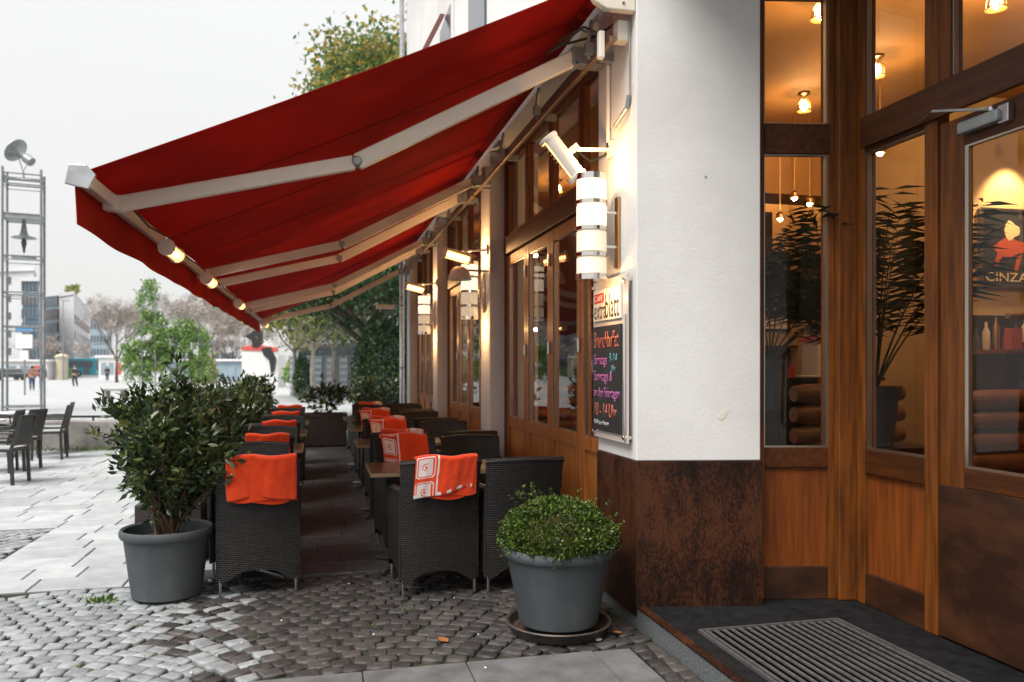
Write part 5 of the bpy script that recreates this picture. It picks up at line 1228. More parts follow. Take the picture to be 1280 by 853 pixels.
cs = [(-.578, 13.2, 95, 'dark terrace chair by the low wall, facing left, nearest the shrub'), (-.574, 14.1, 100, 'dark terrace chair behind the one beside the low wall'),
      (-.618, 11.8, 78, 'dark terrace chair in the middle of the group at left'), (-.636, 10.4, 82, 'dark terrace chair half cut by the left photo edge'),
      (-.645, 11.5, 95, 'dark terrace chair mostly hidden behind the chair at the left edge'), (-.64, 13.9, -80, 'dark terrace chair across the round table from the wall chairs')]
for i, (u, d_, a, lab) in enumerate(cs):
    p = S(u, d_); o = mc if i == 0 else dup(mc, p, R(a)); o.location = p; o.rotation_euler = (0, 0, R(a)); o['label'] = lab; o['group'] = 'dark metal chairs on the plaza terrace'
for i, (u, d_, lab) in enumerate(((-.622, 13.5, 'round pale table between the chairs near the low wall'), (-.668, 11.4, 'round pale table at the left photo edge'))):
    p = S(u, d_); o = lt if i == 0 else dup(lt, p); o.location = p; o['label'] = lab; o['group'] = 'round tables on the plaza terrace'
wa = tag(empty('low_wall', (-4, 16.2, 0)), 'low weathered concrete wall with a dark rail behind the plaza chairs', 'wall')
a, b = Vector((-9.5, 16.9, 0)), Vector((-.75, 15.75, 0))
MB().beam(a + Vector((0, 0, .26)), b + Vector((0, 0, .26)), .35, .52).build('wall_body', M['concrete'], wa, bevel=.015)
n_ = (b - a).normalized().cross(Vector((0, 0, 1)))
MB().beam(a + n_ * -.0 + Vector((0, 0, .60)), b + Vector((0, 0, .60)), .05, .04).build('rail', M['black'], wa)
for t in np.linspace(.02, .98, 9): p = a.lerp(b, t); MB().box(p.x - .015, p.x + .015, p.y - .015, p.y + .015, .519, .59).build('rail_post', M['black'], wa)
wp = []
for _ in range(350):
    t = rnd.uniform(.42, .68); p = a.lerp(b, t) + n_ * rnd.uniform(.18, .5); wp.append((p.x, p.y, rnd.uniform(0, .05)))
tag(leafobj('weeds', leafmesh(np.array(wp), .06, .45, .8, None, np.random.default_rng(4)), M['weed']), 'green weeds along the foot of the low concrete wall', 'weeds', kind='stuff')
# truss tower
tw = tag(empty('truss_tower', S(-.611, 27.5)), 'slim galvanised truss tower on the plaza at the left edge', 'tower')
c0 = S(-.610, 27.5); hw = .56; H_ = 8.15; ang = R(12)
def tp(x, y, z): return Vector((c0.x + x * math.cos(ang) - y * math.sin(ang), c0.y + x * math.sin(ang) + y * math.cos(ang), z))
for sx in (-1, 1):
    for sy in (-1, 1): MB().tube([tp(sx * hw, sy * hw, -.02), tp(sx * hw, sy * hw, H_ + .1)], .042, 8).build('post', M['truss'], tw)
for z in (.18, 1.45, 2.9, 4.05, 5.28, 6.7, 7.85, 8.05):
    r_ = MB(); cc = [(-hw, -hw), (hw, -hw), (hw, hw), (-hw, hw)]
    for k in range(4): r_.tube([tp(*cc[k], z), tp(*cc[(k + 1) % 4], z)], .026, 6); r_.tube([tp(*cc[k], z - .14), tp(*cc[(k + 1) % 4], z - .14)], .015, 5)
    r_.build('ring_frame', M['truss'], tw)
MB().prism([tp(-hw, -hw, 6.56), tp(hw, -hw, 6.56), tp(hw, hw, 6.56), tp(-hw, hw, 6.56)], (0, 0, .13)).build('platform', M['grey_metal'], tw)
b_ = MB(); b_.tube([tp(-hw, -hw, 7.9), tp(hw, hw, 8.05)], .015, 5); b_.tube([tp(hw, -hw, 7.9), tp(-hw, hw, 8.05)], .015, 5); b_.build('brace', M['truss'], tw)
lan = tag(empty('lantern', tp(0, 0, 5.4)), 'black plaza lantern with clear cylinder hung inside the truss tower', 'lantern')
MB().lathe([(.05, 6.56), (.07, 6.4), (.10, 6.2), (.14, 6.05), (.38, 5.98), (.38, 5.95), (.1, 5.93)], 20, tp(0, 0, 0)).build('cap', M['grey_metal'], lan, smooth=True)
MB().lathe([(.06, 5.92), (.09, 5.8), (.05, 5.62), (.03, 5.45)], 14, tp(0, 0, 0)).build('burner', M['black'], lan, smooth=True)
MB().lathe([(.36, 5.30), (.365, 5.94)], 28, tp(0, 0, 0), closed=True).build('glass_cylinder', M['glass'], lan, smooth=True)
MB().lathe([(.365, 5.24), (.385, 5.24), (.385, 5.30), (.365, 5.30)], 28, tp(0, 0, 0)).build('bottom_ring', M['grey_metal'], lan)
hn = tag(empty('horn_loudspeaker', tp(0, 0, 8.2)), 'grey horn loudspeaker on top of the truss tower', 'loudspeaker')
dirv = Vector((.55, -.2, -.42)).normalized(); rot = (-dirv).to_track_quat('Z', 'Y').to_matrix(); hc = tp(-.02, 0, 8.78)
MB().lathe([(.13, -.40), (.16, -.38), (.165, -.12), (.11, -.10), (.12, 0), (.17, .12), (.26, .24), (.40, .33), (.43, .34), (.43, .36), (.38, .34), (.22, .2), (.02, .0)], 28, hc, rot=rot).build('horn', M['grey_metal'], hn, smooth=True)
b_ = MB(); b_.tube([hc + rot @ Vector((.2, 0, .1)), hc + Vector((0, 0, -.55)), hc + rot @ Vector((-.2, 0, -.1))], .02, 6); b_.tube([hc + Vector((0, 0, -.55)), tp(0, 0, 8.0)], .03, 6); b_.build('bracket', M['truss'], hn)
# timetable sign behind the tower, lamp posts
sn = tag(empty('stop_sign', S(-.609, 44)), 'white and blue stop sign board seen through the truss tower', 'sign')
c = S(-.609, 44); m = MB(); m.tube([c, c + Vector((0, 0, 4.3))], .05, 8); m.build('pole', M['truss'], sn)
def fbox(c, w, h, z, th=.06, m=None):    # board facing the camera side
    m = m or MB(); r_ = Matrix.Rotation(-YAW, 3, 'Z'); return m.cbox((c.x, c.y, z), w, th, h, r_)
fbox(c + Vector((0, -.08, 0)), .9, .75, 2.95).build('board', M['stallwhite'], sn); fbox(c + Vector((0, -.08, 0)), .95, .3, 3.6).build('blue_header', M['blue_sign'], sn); fbox(c + Vector((0, -.08, 0)), .45, .5, 2.2).build('timetable', M['stallwhite'], sn)
for (u, d_, h, lab) in ((-.561, 95, 9.5, 'tall slim grey lamp post in front of the grey office building'), (-.215 + .018, 70, 5, 'slim grey post right of the green creeper frame'), (.193 - .2 - .19, 60, 4.6, 'thin grey lamp post between the far trees')):
    c = S(u, d_); lp = tag(empty('street_lamp', c), lab, 'street lamp'); MB().tube([c, c + Vector((0, 0, h))], [.09, .05], 8).build('post', M['truss'], lp)
    MB().cbox(c + Vector((.3, 0, h)), .9, .2, .12).build('lamp_head', M['grey_metal'], lp)

# ================================================================== PEOPLE (small, far)
def person(u, d_, face, coat, legs, lab, hgt=1.66, stride=.12, arm=.1, seed=1):
    c = S(u, d_); k = hgt / 1.75; pz_ = tag(empty('person', c), lab, 'person')
    J = [(0, 0, .95), (0, .01, 1.18), (0, .01, 1.42), (0, 0, 1.52), (0, .01, 1.585), (0, .015, 1.665), (0, .01, 1.73),
         (.17, .01, 1.42), (.21, -arm, 1.15), (.20, arm * .6, .92), (.2, arm * .8, .84), (-.17, .01, 1.42), (-.21, arm, 1.15), (-.20, arm * 1.6, .93), (-.2, arm * 1.9, .86),
         (.09, 0, .90), (.10, stride * .5, .50), (.10, -stride * .3, .09), (.10, stride * .6, .04), (-.09, 0, .90), (-.10, -stride * .2, .50), (-.10, -stride * 1.2, .10), (-.10, -stride * .4, .04)]
    E_ = [(0, 1), (1, 2), (2, 3), (3, 4), (4, 5), (5, 6), (2, 7), (7, 8), (8, 9), (9, 10), (2, 11), (11, 12), (12, 13), (13, 14), (0, 15), (15, 16), (16, 17), (17, 18), (0, 19), (19, 20), (20, 21), (21, 22)]
    rr_ = [.15, .155, .17, .055, .07, .10, .07, .07, .052, .04, .035, .07, .052, .04, .035, .10, .068, .048, .045, .10, .068, .048, .045]
    def skin(name, mat, inflate, sel):
        ids = sorted(sel); mp = {a: i for i, a in enumerate(ids)}
        me = bpy.data.meshes.new(name); me.from_pydata([tuple(Vector(J[i]) * k) for i in ids], [(mp[a], mp[b]) for a, b in E_ if a in mp and b in mp], [])
        o = bpy.data.objects.new(name, me); COL.objects.link(o); o.parent = pz_; md = o.modifiers.new('skin', 'SKIN'); md.use_smooth_shade = True
        for i, a in enumerate(ids): r = rr_[a] * k + inflate; me.skin_vertices[0].data[i].radius = (r, r * .72 if a < 3 else r)
        me.skin_vertices[0].data[0].use_root = True
        o.modifiers.new('subdiv', 'SUBSURF').levels = 1; o.modifiers['subdiv'].render_levels = 2; me.materials.append(mat); return o
    skin('body', M['skin'], 0, range(23))
    skin('jacket', coat, .018, [0, 1, 2, 7, 8, 9, 11, 12, 13]); skin('trousers', legs, .014, [0, 15, 16, 17, 19, 20, 21])
    m = MB(); m.lathe([(.0, 1.76), (.06, 1.755), (.105, 1.71), (.112, 1.65), (.10, 1.58), (.07, 1.55)], 14, (0, -.02, 0)); m.v = [(x * k, y * k, z * k) for x, y, z in m.v]; m.build('hair', M['hair'], pz_, local=True, smooth=True)
    pz_.rotation_euler = (0, 0, R(face)); return pz_
person(-.5465, 63, 170, M['cloth_black'], M['cloth_black'], 'person in black walking across the open plaza before the turquoise bus', 1.7, .2)
person(-.600, 52, 20, M['cloth_orange'], M['cloth_blue'], 'person in orange and dark top with blue trousers behind the tower', 1.62, .12)
person(-.587, 52.5, 10, M['cloth_black'], M['cloth_blue'], 'person in a dark coat and jeans beside the right tower post', 1.68, .14)
person(-.506, 88, 200, M['cloth_black'], M['cloth_black'], 'tiny person in black near the white kiosk and bare tree', 1.7, .1)
person(-.330, 70, 10, M['cloth_black'], M['cloth_blue'], 'tiny person in dark clothes before the red and white stall', 1.7, .1)

# ================================================================== FAR BUILDINGS, BUS, KIOSK
def block(nm, corners, h, mat, lab, floors, wins, z0=0.0, gm='darkglass', wh=.5, ww=.62, roofcap=True):
    """corners: ground points of the visible outline, walls with window rows on each side listed in wins"""
    cx = sum(p.x for p in corners) / len(corners); cy = sum(p.y for p in corners) / len(corners)
    b = tag(empty(nm, (cx, cy, 0)), lab, 'building')
    MB().prism([(p.x, p.y, -.5) for p in corners], (0, 0, h + .5)).build('walls', mat, b)
    ctr = Vector((cx, cy, 0)); grown = [p + (p - ctr).normalized() * .5 for p in corners]
    MB().prism([(p.x, p.y, h) for p in grown], (0, 0, .6)).build('roof', M['officewall'], b)
    fh = h / floors
    for (i, n, kind) in wins:
        a, c = corners[i], corners[(i + 1) % len(corners)]; d_ = (c - a); L = d_.length; d_.normalize(); nr = Vector((d_.y, -d_.x, 0))
        if nr.dot(a - ctr) < 0: nr = -nr
        for f in range(floors):
            z = f * fh + fh * .3
            if kind == 'band':
                mid = a.lerp(c, .5) + nr * .06; rot = Matrix((d_, nr, Vector((0, 0, 1)))).transposed()
                bb = MB().cbox((mid.x, mid.y, z + fh * wh / 2), L * .94, .2, fh * wh, rot).build('window_band', M[gm if f != floors - 2 else 'brownband'] if gm == 'brownmix' or f == floors - 2 else M[gm], b)
                mu = MB()
                for k in range(n + 1): p = a.lerp(c, .03 + .94 * k / n) + nr * .17; mu.cbox((p.x, p.y, z + fh * wh / 2), .15, .12, fh * wh, rot)
                mu.build('mullions', mat, bb)
            else:
                rot = Matrix((d_, nr, Vector((0, 0, 1)))).transposed()
                for k in range(n):
                    p = a.lerp(c, (k + .5) / n) + nr * .02
                    w = MB().cbox((p.x, p.y, z + fh * wh / 2), L / n * ww, .12, fh * wh, rot).build('window', M[gm], b)
    return b
# grey office: blank end wall towards us, window bands on the receding side
g0, g1, g2, g3 = S(-.566, 148), S(-.5475, 143), S(-.5285, 190), S(-.5475, 200)
block('office_building', [g0, g1, g2, g3], 14.6, M['officewall'], 'grey flat roofed office building with rows of windows beyond the plaza', 5, [(1, 9, 'band')])
ob = bpy.data.objects['office_building']; 
r_ = Matrix.Rotation(math.atan2((g1 - g0).y, (g1 - g0).x), 3, 'Z'); mp_ = g0.lerp(g1, .58); MB().cbox((mp_.x, mp_.y - .1, 3.9 + 1.2), 2.4, .3, 1.6, r_).build('end_window', M['darkglass']).parent = ob
ch_ = kids(ob)[-1]; ch_.location = -ob.location
gd = np.array([tuple(g0.lerp(g1, rnd.uniform(.4, 1)) + Vector((0, rnd.uniform(.5, 3), 15.2 + rnd.uniform(0, 1.2)))) for _ in range(300)])
tag(leafobj('roof_garden', leafmesh(gd, .7, .6, .3), M['autumn']), 'yellow green planting on the roof of the grey office building', 'roof garden', kind='stuff')
block('office_building', [S(-.583, 155), S(-.5675, 152), S(-.562, 175), S(-.58, 178)], 15.2, M['blueglass'], 'dark blue glass office block left of the grey office building', 6, [(0, 5, 'band'), (1, 6, 'band')], gm='darkglass', wh=.7)
block('apartment_building', [S(-.66, 120), S(-.598, 118), S(-.590, 150), S(-.65, 150)], 15.8, M['officepale'], 'pale grey tall building behind the truss tower', 6, [(0, 3, 'win')], wh=.4, ww=.3)
block('glass_tower', [S(-.612, 112), S(-.592, 112), S(-.590, 117), S(-.61, 117)], 13.6, M['blueglass'], 'narrow blue glass stair tower behind the truss tower', 7, [(0, 4, 'band')], wh=.72)
block('office_building', [S(-.5275, 215), S(-.5035, 215), S(-.50, 260), S(-.525, 260)], 14.5, M['bluepane'], 'hazy low blue grey building right of the grey office', 4, [(0, 6, 'win')])
block('apartment_building', [S(-.375, 175), S(-.345, 175), S(-.34, 210), S(-.37, 215)], 13.5, M['officepale'], 'grey building with blue windows behind the second bare tree', 5, [(0, 3, 'band')])
block('apartment_building', [S(-.44, 230), S(-.385, 230), S(-.38, 270), S(-.43, 270)], 12, M['officepale'], 'distant pale building low behind the creeper frame', 4, [(0, 7, 'win')])
block('townhouse', [S(-.335, 140), S(-.30, 140), S(-.30, 170), S(-.33, 170)], 12.0, M['stallwhite'], 'far white house just behind the red and white stall', 4, [(0, 4, 'win')])
# bus
def bus(u0, u1, d_):
    a, b2 = S(u0, d_), S(u1, d_ - .6); ax_ = (b2 - a).normalized(); nr = Vector((ax_.y, -ax_.x, 0)); L = 10.5; o0 = b2 - ax_ * L
    B_ = tag(empty('city_bus', (b2 + o0) / 2), 'turquoise city bus parked behind the cream advertising column', 'bus')
    rot = Matrix((ax_, -nr, Vector((0, 0, 1)))).transposed(); mid = (b2 + o0) / 2 - nr * 1.2
    MB().cbox((mid.x, mid.y, 1.7), L, 2.4, 2.7, rot).build('bus_body', M['buspaint'], B_, bevel=.12)
    for k in range(7):
        p = o0 + ax_ * (.9 + k * 1.42) + nr * .02; MB().cbox((p.x, p.y, 2.15), 1.25, .06, 1.0, rot).build('window', M['darkglass'], B_)
    p = b2 - nr * 1.2 + ax_ * .03; MB().cbox((p.x, p.y, 1.95), .06, 2.1, 1.5, rot).build('windscreen', M['darkglass'], B_)
    p = o0 + ax_ * 9.0 + nr * .04; MB().cbox((p.x, p.y, 1.5), 1.0, .06, 2.0, rot).build('door', M['darkglass'], B_)
    for t in (2.2, 7.6):
        p = o0 + ax_ * t + nr * .03; w = MB().lathe([(.0, -.12), (.48, -.12), (.5, 0), (.48, .05), (0, .05)], 20, (p.x, p.y, .5), rot=nr.to_track_quat('Z', 'Y').to_matrix(), closed=True).build('wheel', M['rubber'], B_)
        MB().lathe([(0, .051), (.26, .055), (.24, .08), (0, .07)], 16, (p.x, p.y, .5), rot=nr.to_track_quat('Z', 'Y').to_matrix(), closed=True).build('rim', M['steel'], w)
    for s in (.3, 2.1): p = b2 - nr * s + ax_ * .05; MB().cbox((p.x, p.y, .75), .08, .3, .16, rot).build('headlight', M['stallwhite'], B_)
bus(-.562, -.521, 132)
c = S(-.5625, 100); ac = tag(empty('advertising_column', c), 'cream round advertising column in front of the bus', 'advertising column')
MB().lathe([(.75, 0), (.75, .3), (.68, .32), (.68, 2.7), (.8, 2.75), (.85, 2.95), (.5, 3.15), (.1, 3.3)], 20, c).build('drum', M['yellowish'], ac, smooth=True)
c = S(-.5715, 110); 
def kiosk(u, d_, w, h, lab, roofm, wallm, redband=False):
    c = S(u, d_); k_ = tag(empty('kiosk', c), lab, 'kiosk'); rot = Matrix.Rotation(-YAW, 3, 'Z')
    MB().cbox((c.x, c.y, h * .45), w, 3, h * .9, rot).build('walls', M[wallm], k_); MB().cbox((c.x, c.y, h * .95), w + .8, 3.6, h * .1, rot).build('roof', M[roofm], k_, bevel=.05)
    for t in (-.3, 0, .3):
        p = c + rot @ Vector((t * w, -1.52, 0)); MB().cbox((p.x, p.y, h * .45), w * .2, .08, h * .5, rot).build('panel', M['stallred' if (redband and t == .3) else 'bluepane'], k_)
kiosk(-.494, 105, 3.2, 3.1, 'white kiosk with a red panel beside the bare tree', 'stallwhite', 'stallwhite', True)
kiosk(-.375, 85, 7.5, 2.4, 'low pale glass pavilion right of the creeper frame', 'stallwhite', 'bluepane')
kiosk(-.60, 100, 5.5, 2.5, 'low pale kiosk seen through the foot of the truss tower', 'stallwhite', 'stallwhite', True)
# parked car left of the column
def car(u, d_, mat, lab, ang=0):
    c = S(u, d_); k_ = tag(empty('parked_car', c), lab, 'car'); k_.rotation_euler = (0, 0, -YAW + ang)
    pr = [(-2.1, .35), (-2.15, .75), (-1.9, .95), (-1.1, 1.0), (-.6, 1.42), (.7, 1.45), (1.35, 1.0), (2.0, .88), (2.15, .6), (2.1, .35)]
    MB().prism([(x, -.85, z) for x, z in pr], (0, 1.7, 0)).build('body', mat, k_, local=True, bevel=.06)
    MB().prism([(x, -.87, z) for x, z in ((-.98, 1.0), (-.55, 1.36), (.05, 1.38), (.05, 1.0))], (0, 1.74, 0)).build('window', M['darkglass'], k_, local=True)
    MB().prism([(x, -.87, z) for x, z in ((.12, 1.0), (.12, 1.38), (.62, 1.38), (1.15, 1.0))], (0, 1.74, 0)).build('window', M['darkglass'], k_, local=True)
    for x in (-1.35, 1.35):
        for y in (-.87, .70): MB().lathe([(0, 0), (.32, 0), (.33, .09), (.32, .17), (0, .17)], 18, (x, y + .17, .33), rot=Matrix.Rotation(R(90), 3, 'X'), closed=True).build('wheel', M['rubber'], k_, local=True)
car(-.578, 118, M['stallwhite'], 'white parked car left of the cream advertising column')
car(-.63, 96, M['black'], 'dark parked car at the left photo edge beyond the tower', .1)
# bench on the plaza
c = S(-.496, 38.5); bn = tag(empty('stone_bench', c), 'low pale stone bench on the plaza above the shrub', 'bench'); rot = Matrix.Rotation(-YAW + .05, 3, 'Z')
MB().cbox((c.x, c.y, .44), 1.0, .5, .10, rot).build('seat', M['concrete'], bn, bevel=.01)
for t in (-.38, .38): p = c + rot @ Vector((t, 0, 0)); MB().cbox((p.x, p.y, .195), .12, .45, .39, rot).build('leg', M['concrete'], bn)
# red and white market stall with dark painted figure
c = S(-.316, 62); ms_ = tag(empty('market_stall', c), 'large white and red painted stall with dark abstract shapes in the distance', 'stall'); rot = Matrix.Rotation(-YAW, 3, 'Z')
def lp_(x, y, z): v = c + rot @ Vector((x, y, 0)); return (v.x, v.y, z)
MB().prism([lp_(-1.35, 0, 0), lp_(1.45, 0, 0), lp_(1.45, 0, 2.5), (lp_(1.1, 0, 3.2)), lp_(-1.0, 0, 3.3), lp_(-1.35, 0, 2.7)], rot @ Vector((0, 2.2, 0))).build('stall_body', M['stallwhite'], ms_)
MB().prism([lp_(-1.38, -.05, 2.85), lp_(1.5, -.05, 2.75), lp_(1.5, -.05, 3.05), lp_(-.4, -.05, 3.32), lp_(-1.38, -.05, 3.1)], rot @ Vector((0, .04, 0))).build('red_band', M['stallred'], ms_)
MB().prism([lp_(x, -.10, z) for x, z in ((-1.1, 3.9), (-.6, 4.25), (-.1, 4.5), (.25, 4.3), (.2, 3.8), (.35, 3.5), (-.1, 3.05), (-.5, 3.1), (-.55, 3.6))], rot @ Vector((0, .3, 0))).build('dark_figure', M['cloth_black'], ms_)
MB().prism([lp_(x, -.12, z) for x, z in ((.2, 3.0), (.9, 3.1), (1.35, 2.2), (1.2, 1.3), (.95, 1.0), (.8, 2.1), (.35, 2.5))], rot @ Vector((0, .06, 0))).build('dark_patch', M['cloth_black'], ms_)
# white house and slatted garage front behind the dark tree
block('white_house', [S(-.275, 44), S(-.12, 40), S(-.12, 54), S(-.26, 56)], 3.35, M['stallwhite'], 'low white house with sloping roof behind the terrace trees', 1, [])
wh_ = bpy.data.objects['white_house']
a_, b_ = S(-.272, 43.6), S(-.125, 39.9); d_ = (b_ - a_).normalized(); nr = Vector((d_.y, -d_.x, 0)); rot2 = Matrix((d_, -nr, Vector((0, 0, 1)))).transposed()
gf = tag(empty('garage_front', a_.lerp(b_, .5)), 'blue grey slatted garage front under the white house roof', 'garage front')
for k in range(9):
    p = a_.lerp(b_, .06 + k * .11) + nr * .5
    fr_ = MB().cbox((p.x, p.y, 1.05), .55, .08, 2.1, rot2).build('panel', M['bluepane'], gf)
    for z in range(6): MB().cbox((p.x + nr.x * .06, p.y + nr.y * .06, .25 + z * .33), .5, .05, .14, rot2).build('slat', M['officepale'], fr_)
p = a_.lerp(b_, .5) + nr * .45; MB().cbox((p.x, p.y, 2.35), 6.3, .1, .42, rot2).build('dark_lintel', M['darkglass'], gf)
rf_ = MB(); q0, q1 = a_ - d_ * .4 + nr * .9, b_ + d_ * .3 + nr * .9; q2, q3 = q1 - nr * 6, q0 - nr * 6
rf_.add([(q0.x, q0.y, 2.7), (q1.x, q1.y, 3.1), (q2.x, q2.y, 4.3), (q3.x, q3.y, 3.9), (q0.x, q0.y, 2.55), (q1.x, q1.y, 2.95), (q2.x, q2.y, 4.15), (q3.x, q3.y, 3.75)], [(0, 1, 2, 3), (7, 6, 5, 4), (0, 4, 5, 1), (1, 5, 6, 2), (2, 6, 7, 3), (3, 7, 4, 0)]); rf_.build('roof', M['stallwhite'], wh_)

# ================================================================== TREES
def limbs(m, base_, h, r0, n, spread, rg, depth=3, lean=Vector((0, 0, 0)), tips=None, tr=.45, ll=.52):
    top = base_ + Vector((lean.x, lean.y, h * tr)); pts = [base_, base_.lerp(top, .5) + Vector((rg.uniform(-.05, .05) * h * .2, 0, 0)), top]
    m.tube(pts, [r0, r0 * .8, r0 * .62], 8)
    def grow(p, d, L, r, k):
        q_ = p + d * L * .5 + Vector((rg.gauss(0, .06), rg.gauss(0, .06), rg.gauss(0, .03))) * L; e = q_ + (d + Vector((rg.gauss(0, .2), rg.gauss(0, .2), rg.uniform(-.05, .2)))).normalized() * L * .5
        m.tube([p, q_, e], [r, r * .75, r * .5], 6 if k > 1 else 4, cap=False)
        if tips is not None: tips.append(e); tips.append(q_)
        if k > 0:
            for _ in range(rg.choice((2, 3, 3))):
                dd = (d + Vector((rg.gauss(0, .55), rg.gauss(0, .55), rg.gauss(.08, .3)))).normalized(); grow(q_.lerp(e, rg.uniform(.2, 1)), dd, L * rg.uniform(.55, .8), r * .5, k - 1)
    for i in range(n):
        a = 2 * PI * i / n + rg.uniform(-.4, .4); el = rg.uniform(.5, 1.3)
        grow(base_.lerp(top, rg.uniform(.75, 1)), Vector((math.cos(a) * spread, math.sin(a) * spread, math.sin(el))).normalized(), h * (1 - tr) * ll, r0 * .5, depth)
def tree(base_, h, r0, lab, leafmat=None, nleaf=0, lsize=.2, seed=1, n=6, spread=.8, depth=3, tr=.4, bark='bark', jit=.5, grp=None, cat='tree', asp=.6, lean=Vector((0, 0, 0)), name=None, lim=None, ll=.52):
    rg = random.Random(seed); T_ = tag(empty(name or ('leafy_tree' if nleaf else 'bare_tree'), base_), lab, cat, grp); m = MB(); tips = []
    limbs(m, base_, h, r0, n, spread, rg, depth, lean, tips, tr, ll); m.build('trunk', M[bark], T_, smooth=2)
    if nleaf:
        q = np.random.default_rng(seed); A_ = np.array([tuple(p) for p in tips]); A_ = A_[A_[:, 2] > base_.z + h * .22]; A_ = A_ if lim is None else A_[np.hypot(A_[:, 0] - base_.x, A_[:, 1] - base_.y) < lim]; w = A_[q.integers(0, len(A_), nleaf)] + q.normal(size=(nleaf, 3)) * jit * np.array([1, 1, .7])
        leafobj('crown', leafmesh(w, lsize, asp, .0, None, q), M[leafmat], T_, tuple(base_))
    else:
        # fine twigs
        q = np.random.default_rng(seed); A_ = np.array([tuple(p) for p in tips]); N = len(A_) * 4; w = A_[q.integers(0, len(A_), N)] + q.normal(size=(N, 3)) * .12
        leafobj('twigs', leafmesh(w, h * .09, .022, .5, None, q), M['twig'], T_, tuple(base_))
    return T_
tree(S(-.494, 82), 7.8, .17, 'bare brown autumn tree beside the white kiosk', seed=3, n=7, spread=.5, depth=4, tr=.32)
tree(S(-.376, 92), 10.2, .2, 'tall bare greyish tree right of the green creeper frame', seed=5, n=9, spread=.42, depth=4, tr=.22)
tree(S(-.35, 88), 7.6, .18, 'smaller bare tree close to the tall bare greyish tree', seed=6, n=6, spread=.6, depth=4, tr=.3)
tree(S(-.592, 105), 6.5, .16, 'bare reddish tree between tower posts in the distance', seed=8, n=6, spread=.8, depth=3, tr=.3)
0 and tree(S(-.562, 125), 5.6, .15, 'small bare tree in front of the blue glass block', seed=12, n=6, spread=.8, depth=3, tr=.3)
tree(Vector((-18, 27, 0)), 10, .25, 'large bare plaza tree reflected in the entrance glass', seed=15, n=9, spread=.9, depth=4, tr=.3)
# plane tree whose crown rises behind the awning
tree(S(-.128, 27), 16.0, .35, 'tall plane tree with green and golden leaves above the awning', 'plane', 42000, .21, seed=21, n=15, spread=.5, depth=4, tr=.5, jit=.42, ll=.27, cat='tree')
# yellow-green trees with pale trunks
for k, (u, d_, h, lab) in enumerate(((-.272, 42, 6.6, 'yellow green tree with pale trunk right of the red and white stall'), (-.248, 36, 6.2, 'yellow green tree with pale trunk, second right of the stall'), (-.222, 40, 7.0, 'yellow green tree in front of the white house'))):
    tree(S(u, d_), h, .13, lab, 'autumn', 9500, .18, seed=30 + k, n=7, spread=.75, depth=3, tr=.42, bark='palebark', jit=.5)
IVP = 1
# dark evergreen at the end of the building
tree(S(-.182, 23.5), 6.8, .2, 'dark green dense tree beside the downpipe at the terrace end', 'ivy', 36000, .17, seed=44, n=12, spread=1.1, depth=3, tr=.42, jit=.55, asp=.5)
def mass(name, c, rad, n, size, mat, lab, seed, cat='bush', asp=.5, droop=0.0):
    q = np.random.default_rng(seed); d = q.normal(size=(n, 3)); d /= np.linalg.norm(d, axis=1)[:, None]
    lump = np.array([.8 + .35 * noise.noise(Vector(v * 2.2 + np.array([seed, 0, 0]))) for v in d]) * q.uniform(.55, 1.05, n) ** .5
    P_ = d * np.array(rad) * lump[:, None] + np.array(c); P_[:, 2] = np.maximum(P_[:, 2], .03)
    o = tag(empty(name, (c[0], c[1], 0)), lab, cat); m = MB()
    for k in range(6): a = k * 1.05; m.tube([(c[0] + .1 * math.cos(a), c[1] + .1 * math.sin(a), 0), (c[0] + rad[0] * .5 * math.cos(a), c[1] + rad[1] * .5 * math.sin(a), c[2] + rad[2] * .4)], [.03, .01], 5)
    m.build('stem', M['stem'], o); leafobj('foliage', leafmesh(P_, size, asp, -droop, d * .4, q), M[mat], o, (c[0], c[1], 0)); return o
c = S(-.157, 22.5); mass('ivy_bush', (c.x, c.y, 1.4), (1.1, 1.1, 1.7), 6500, .15, 'ivy', 'dense dark ivy bush under the tree beside the downpipe', 2)
c = S(-.262, 38); mass('ivy_post', (c.x, c.y, 1.1), (.45, .45, 1.2), 2200, .14, 'ivy', 'narrow ivy covered post between the pale trunks', 9)
c = S(-.26, 60); mass('green_bush', (c.x, c.y, .9), (2.0, 1.5, 1.1), 1500, .25, 'creeper', 'low green bush behind the pale tree trunks', 5)
c = S(-.385, 75); mass('green_bush', (c.x, c.y, 1.2), (1.4, 1.2, 1.8), 1200, .3, 'autumn', 'yellowish bush right of the creeper frame', 6)
c = S(-.575, 112); mass('green_bush', (c.x, c.y, .6), (3.2, 1.5, 1.4), 1200, .35, 'creeper', 'green bank of shrubs left of the advertising column', 7)
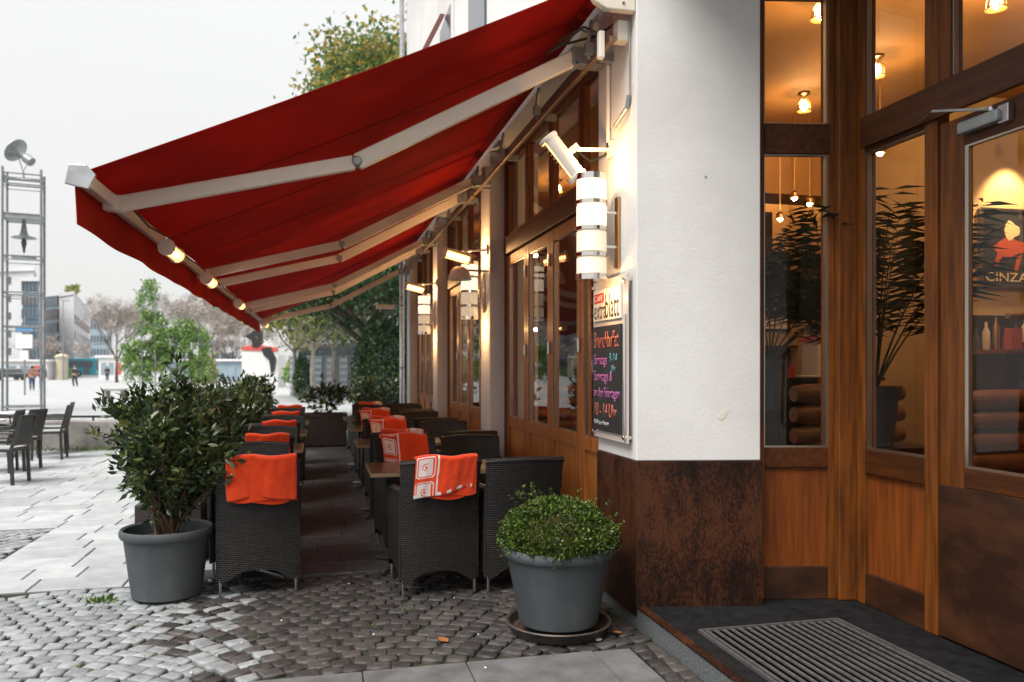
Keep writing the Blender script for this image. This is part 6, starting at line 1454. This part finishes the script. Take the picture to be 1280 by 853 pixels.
# creeper covered steel frame on the plaza
cf_ = S(-.437, 55); ck = tag(empty('creeper_frame', cf_), 'steel frame tower on the plaza overgrown with bright green creeper', 'creeper frame')
for (u, h) in ((-.4625, 7.0), (-.446, 6.6), (-.4455 + .027, 3.6), (-.409, 3.8), (-.391, 4.9), (-.438, 3.5)):
    p = S(u, 55 + (0 if u < -.44 else 1)); MB().tube([p, p + Vector((0, 0, h))], .05, 8).build('post', M['truss'], ck)
    for z in (3.3, h - .1): MB().tube([p + Vector((0, 0, z)), p + Vector((.9, -.1, z))], .03, 6).build('cross_bar', M['truss'], ck)
q = np.random.default_rng(77); PP = []
for (u, z, ru, rz, n) in ((-.455, 5.9, .75, 1.6, 1500), (-.452, 7.0, .55, .6, 500), (-.448, 4.3, .95, 1.0, 1500), (-.455, 2.6, 1.7, 1.0, 3400), (-.467, 1.6, 1.1, 1.2, 1500), (-.43, 3.4, 1.4, 1.2, 2600), (-.408, 4.0, 1.2, .9, 2200), (-.395, 3.0, 1.1, 1.4, 1900), (-.44, 1.3, 1.6, 1.1, 1500), (-.392, 1.6, .8, 1.3, 1300), (-.415, 2.2, 1.0, .7, 700)):
    p = S(u, 55.5); d = q.normal(size=(n, 3)); d /= np.linalg.norm(d, axis=1)[:, None]
    PP.append(d * np.array([ru, .9, rz]) * (q.uniform(.3, 1.1, n) ** .5)[:, None] * (.75 + .5 * q.random((n, 1))) + np.array([p.x, p.y, z]))
PP = np.concatenate(PP); PP[:, 2] = np.maximum(PP[:, 2], .05)
PP = PP[np.array([noise.noise(Vector(v * 1.5)) > -.02 for v in PP])]
leafobj('creeper_foliage', leafmesh(PP, .24, .5, -.4, None, q), M['creeper'], ck, tuple(cf_))

# far ground-level tree line that closes the horizon behind the plaza
def treeline():
    q = np.random.default_rng(5); PP = []
    for u in np.linspace(-.75, -.08, 46):
        d_ = 285 + q.uniform(-20, 30); p = S(u, d_); n = 110; hgt = q.uniform(2.5, 4.5)
        PP.append(q.normal(size=(n, 3)) * np.array([3.5, 2.5, hgt * .28]) + np.array([p.x, p.y, hgt * .55]))
    PP = np.concatenate(PP); PP[:, 2] = np.maximum(PP[:, 2], .2)
    tag(leafobj('treeline', leafmesh(PP, 1.9, .6, 0, None, q), M['autumn']), 'far hazy line of autumn trees along the horizon', 'treeline', kind='stuff')
treeline()
hz = MB().box(-262, 262, -14, 424, -1.7, 22).build('haze', None or M['paper']); tag(hz, kind='stuff'); hz.data.materials.clear()
hm = bpy.data.materials.new('haze_volume'); hm.use_nodes = True; ht = hm.node_tree; ht.nodes.clear()
pv = nd(ht, 'ShaderNodeVolumePrincipled'); pv.inputs['Density'].default_value = 0.0003; pv.inputs['Color'].default_value = (.95, .96, .97, 1); pv.inputs['Anisotropy'].default_value = .2
ho = nd(ht, 'ShaderNodeOutputMaterial'); ht.links.new(pv.outputs[0], ho.inputs['Volume']); hz.data.materials.append(hm)
print('objects', len(bpy.data.objects), 'tris', sum(len(m.polygons) * 2 for m in bpy.data.meshes))
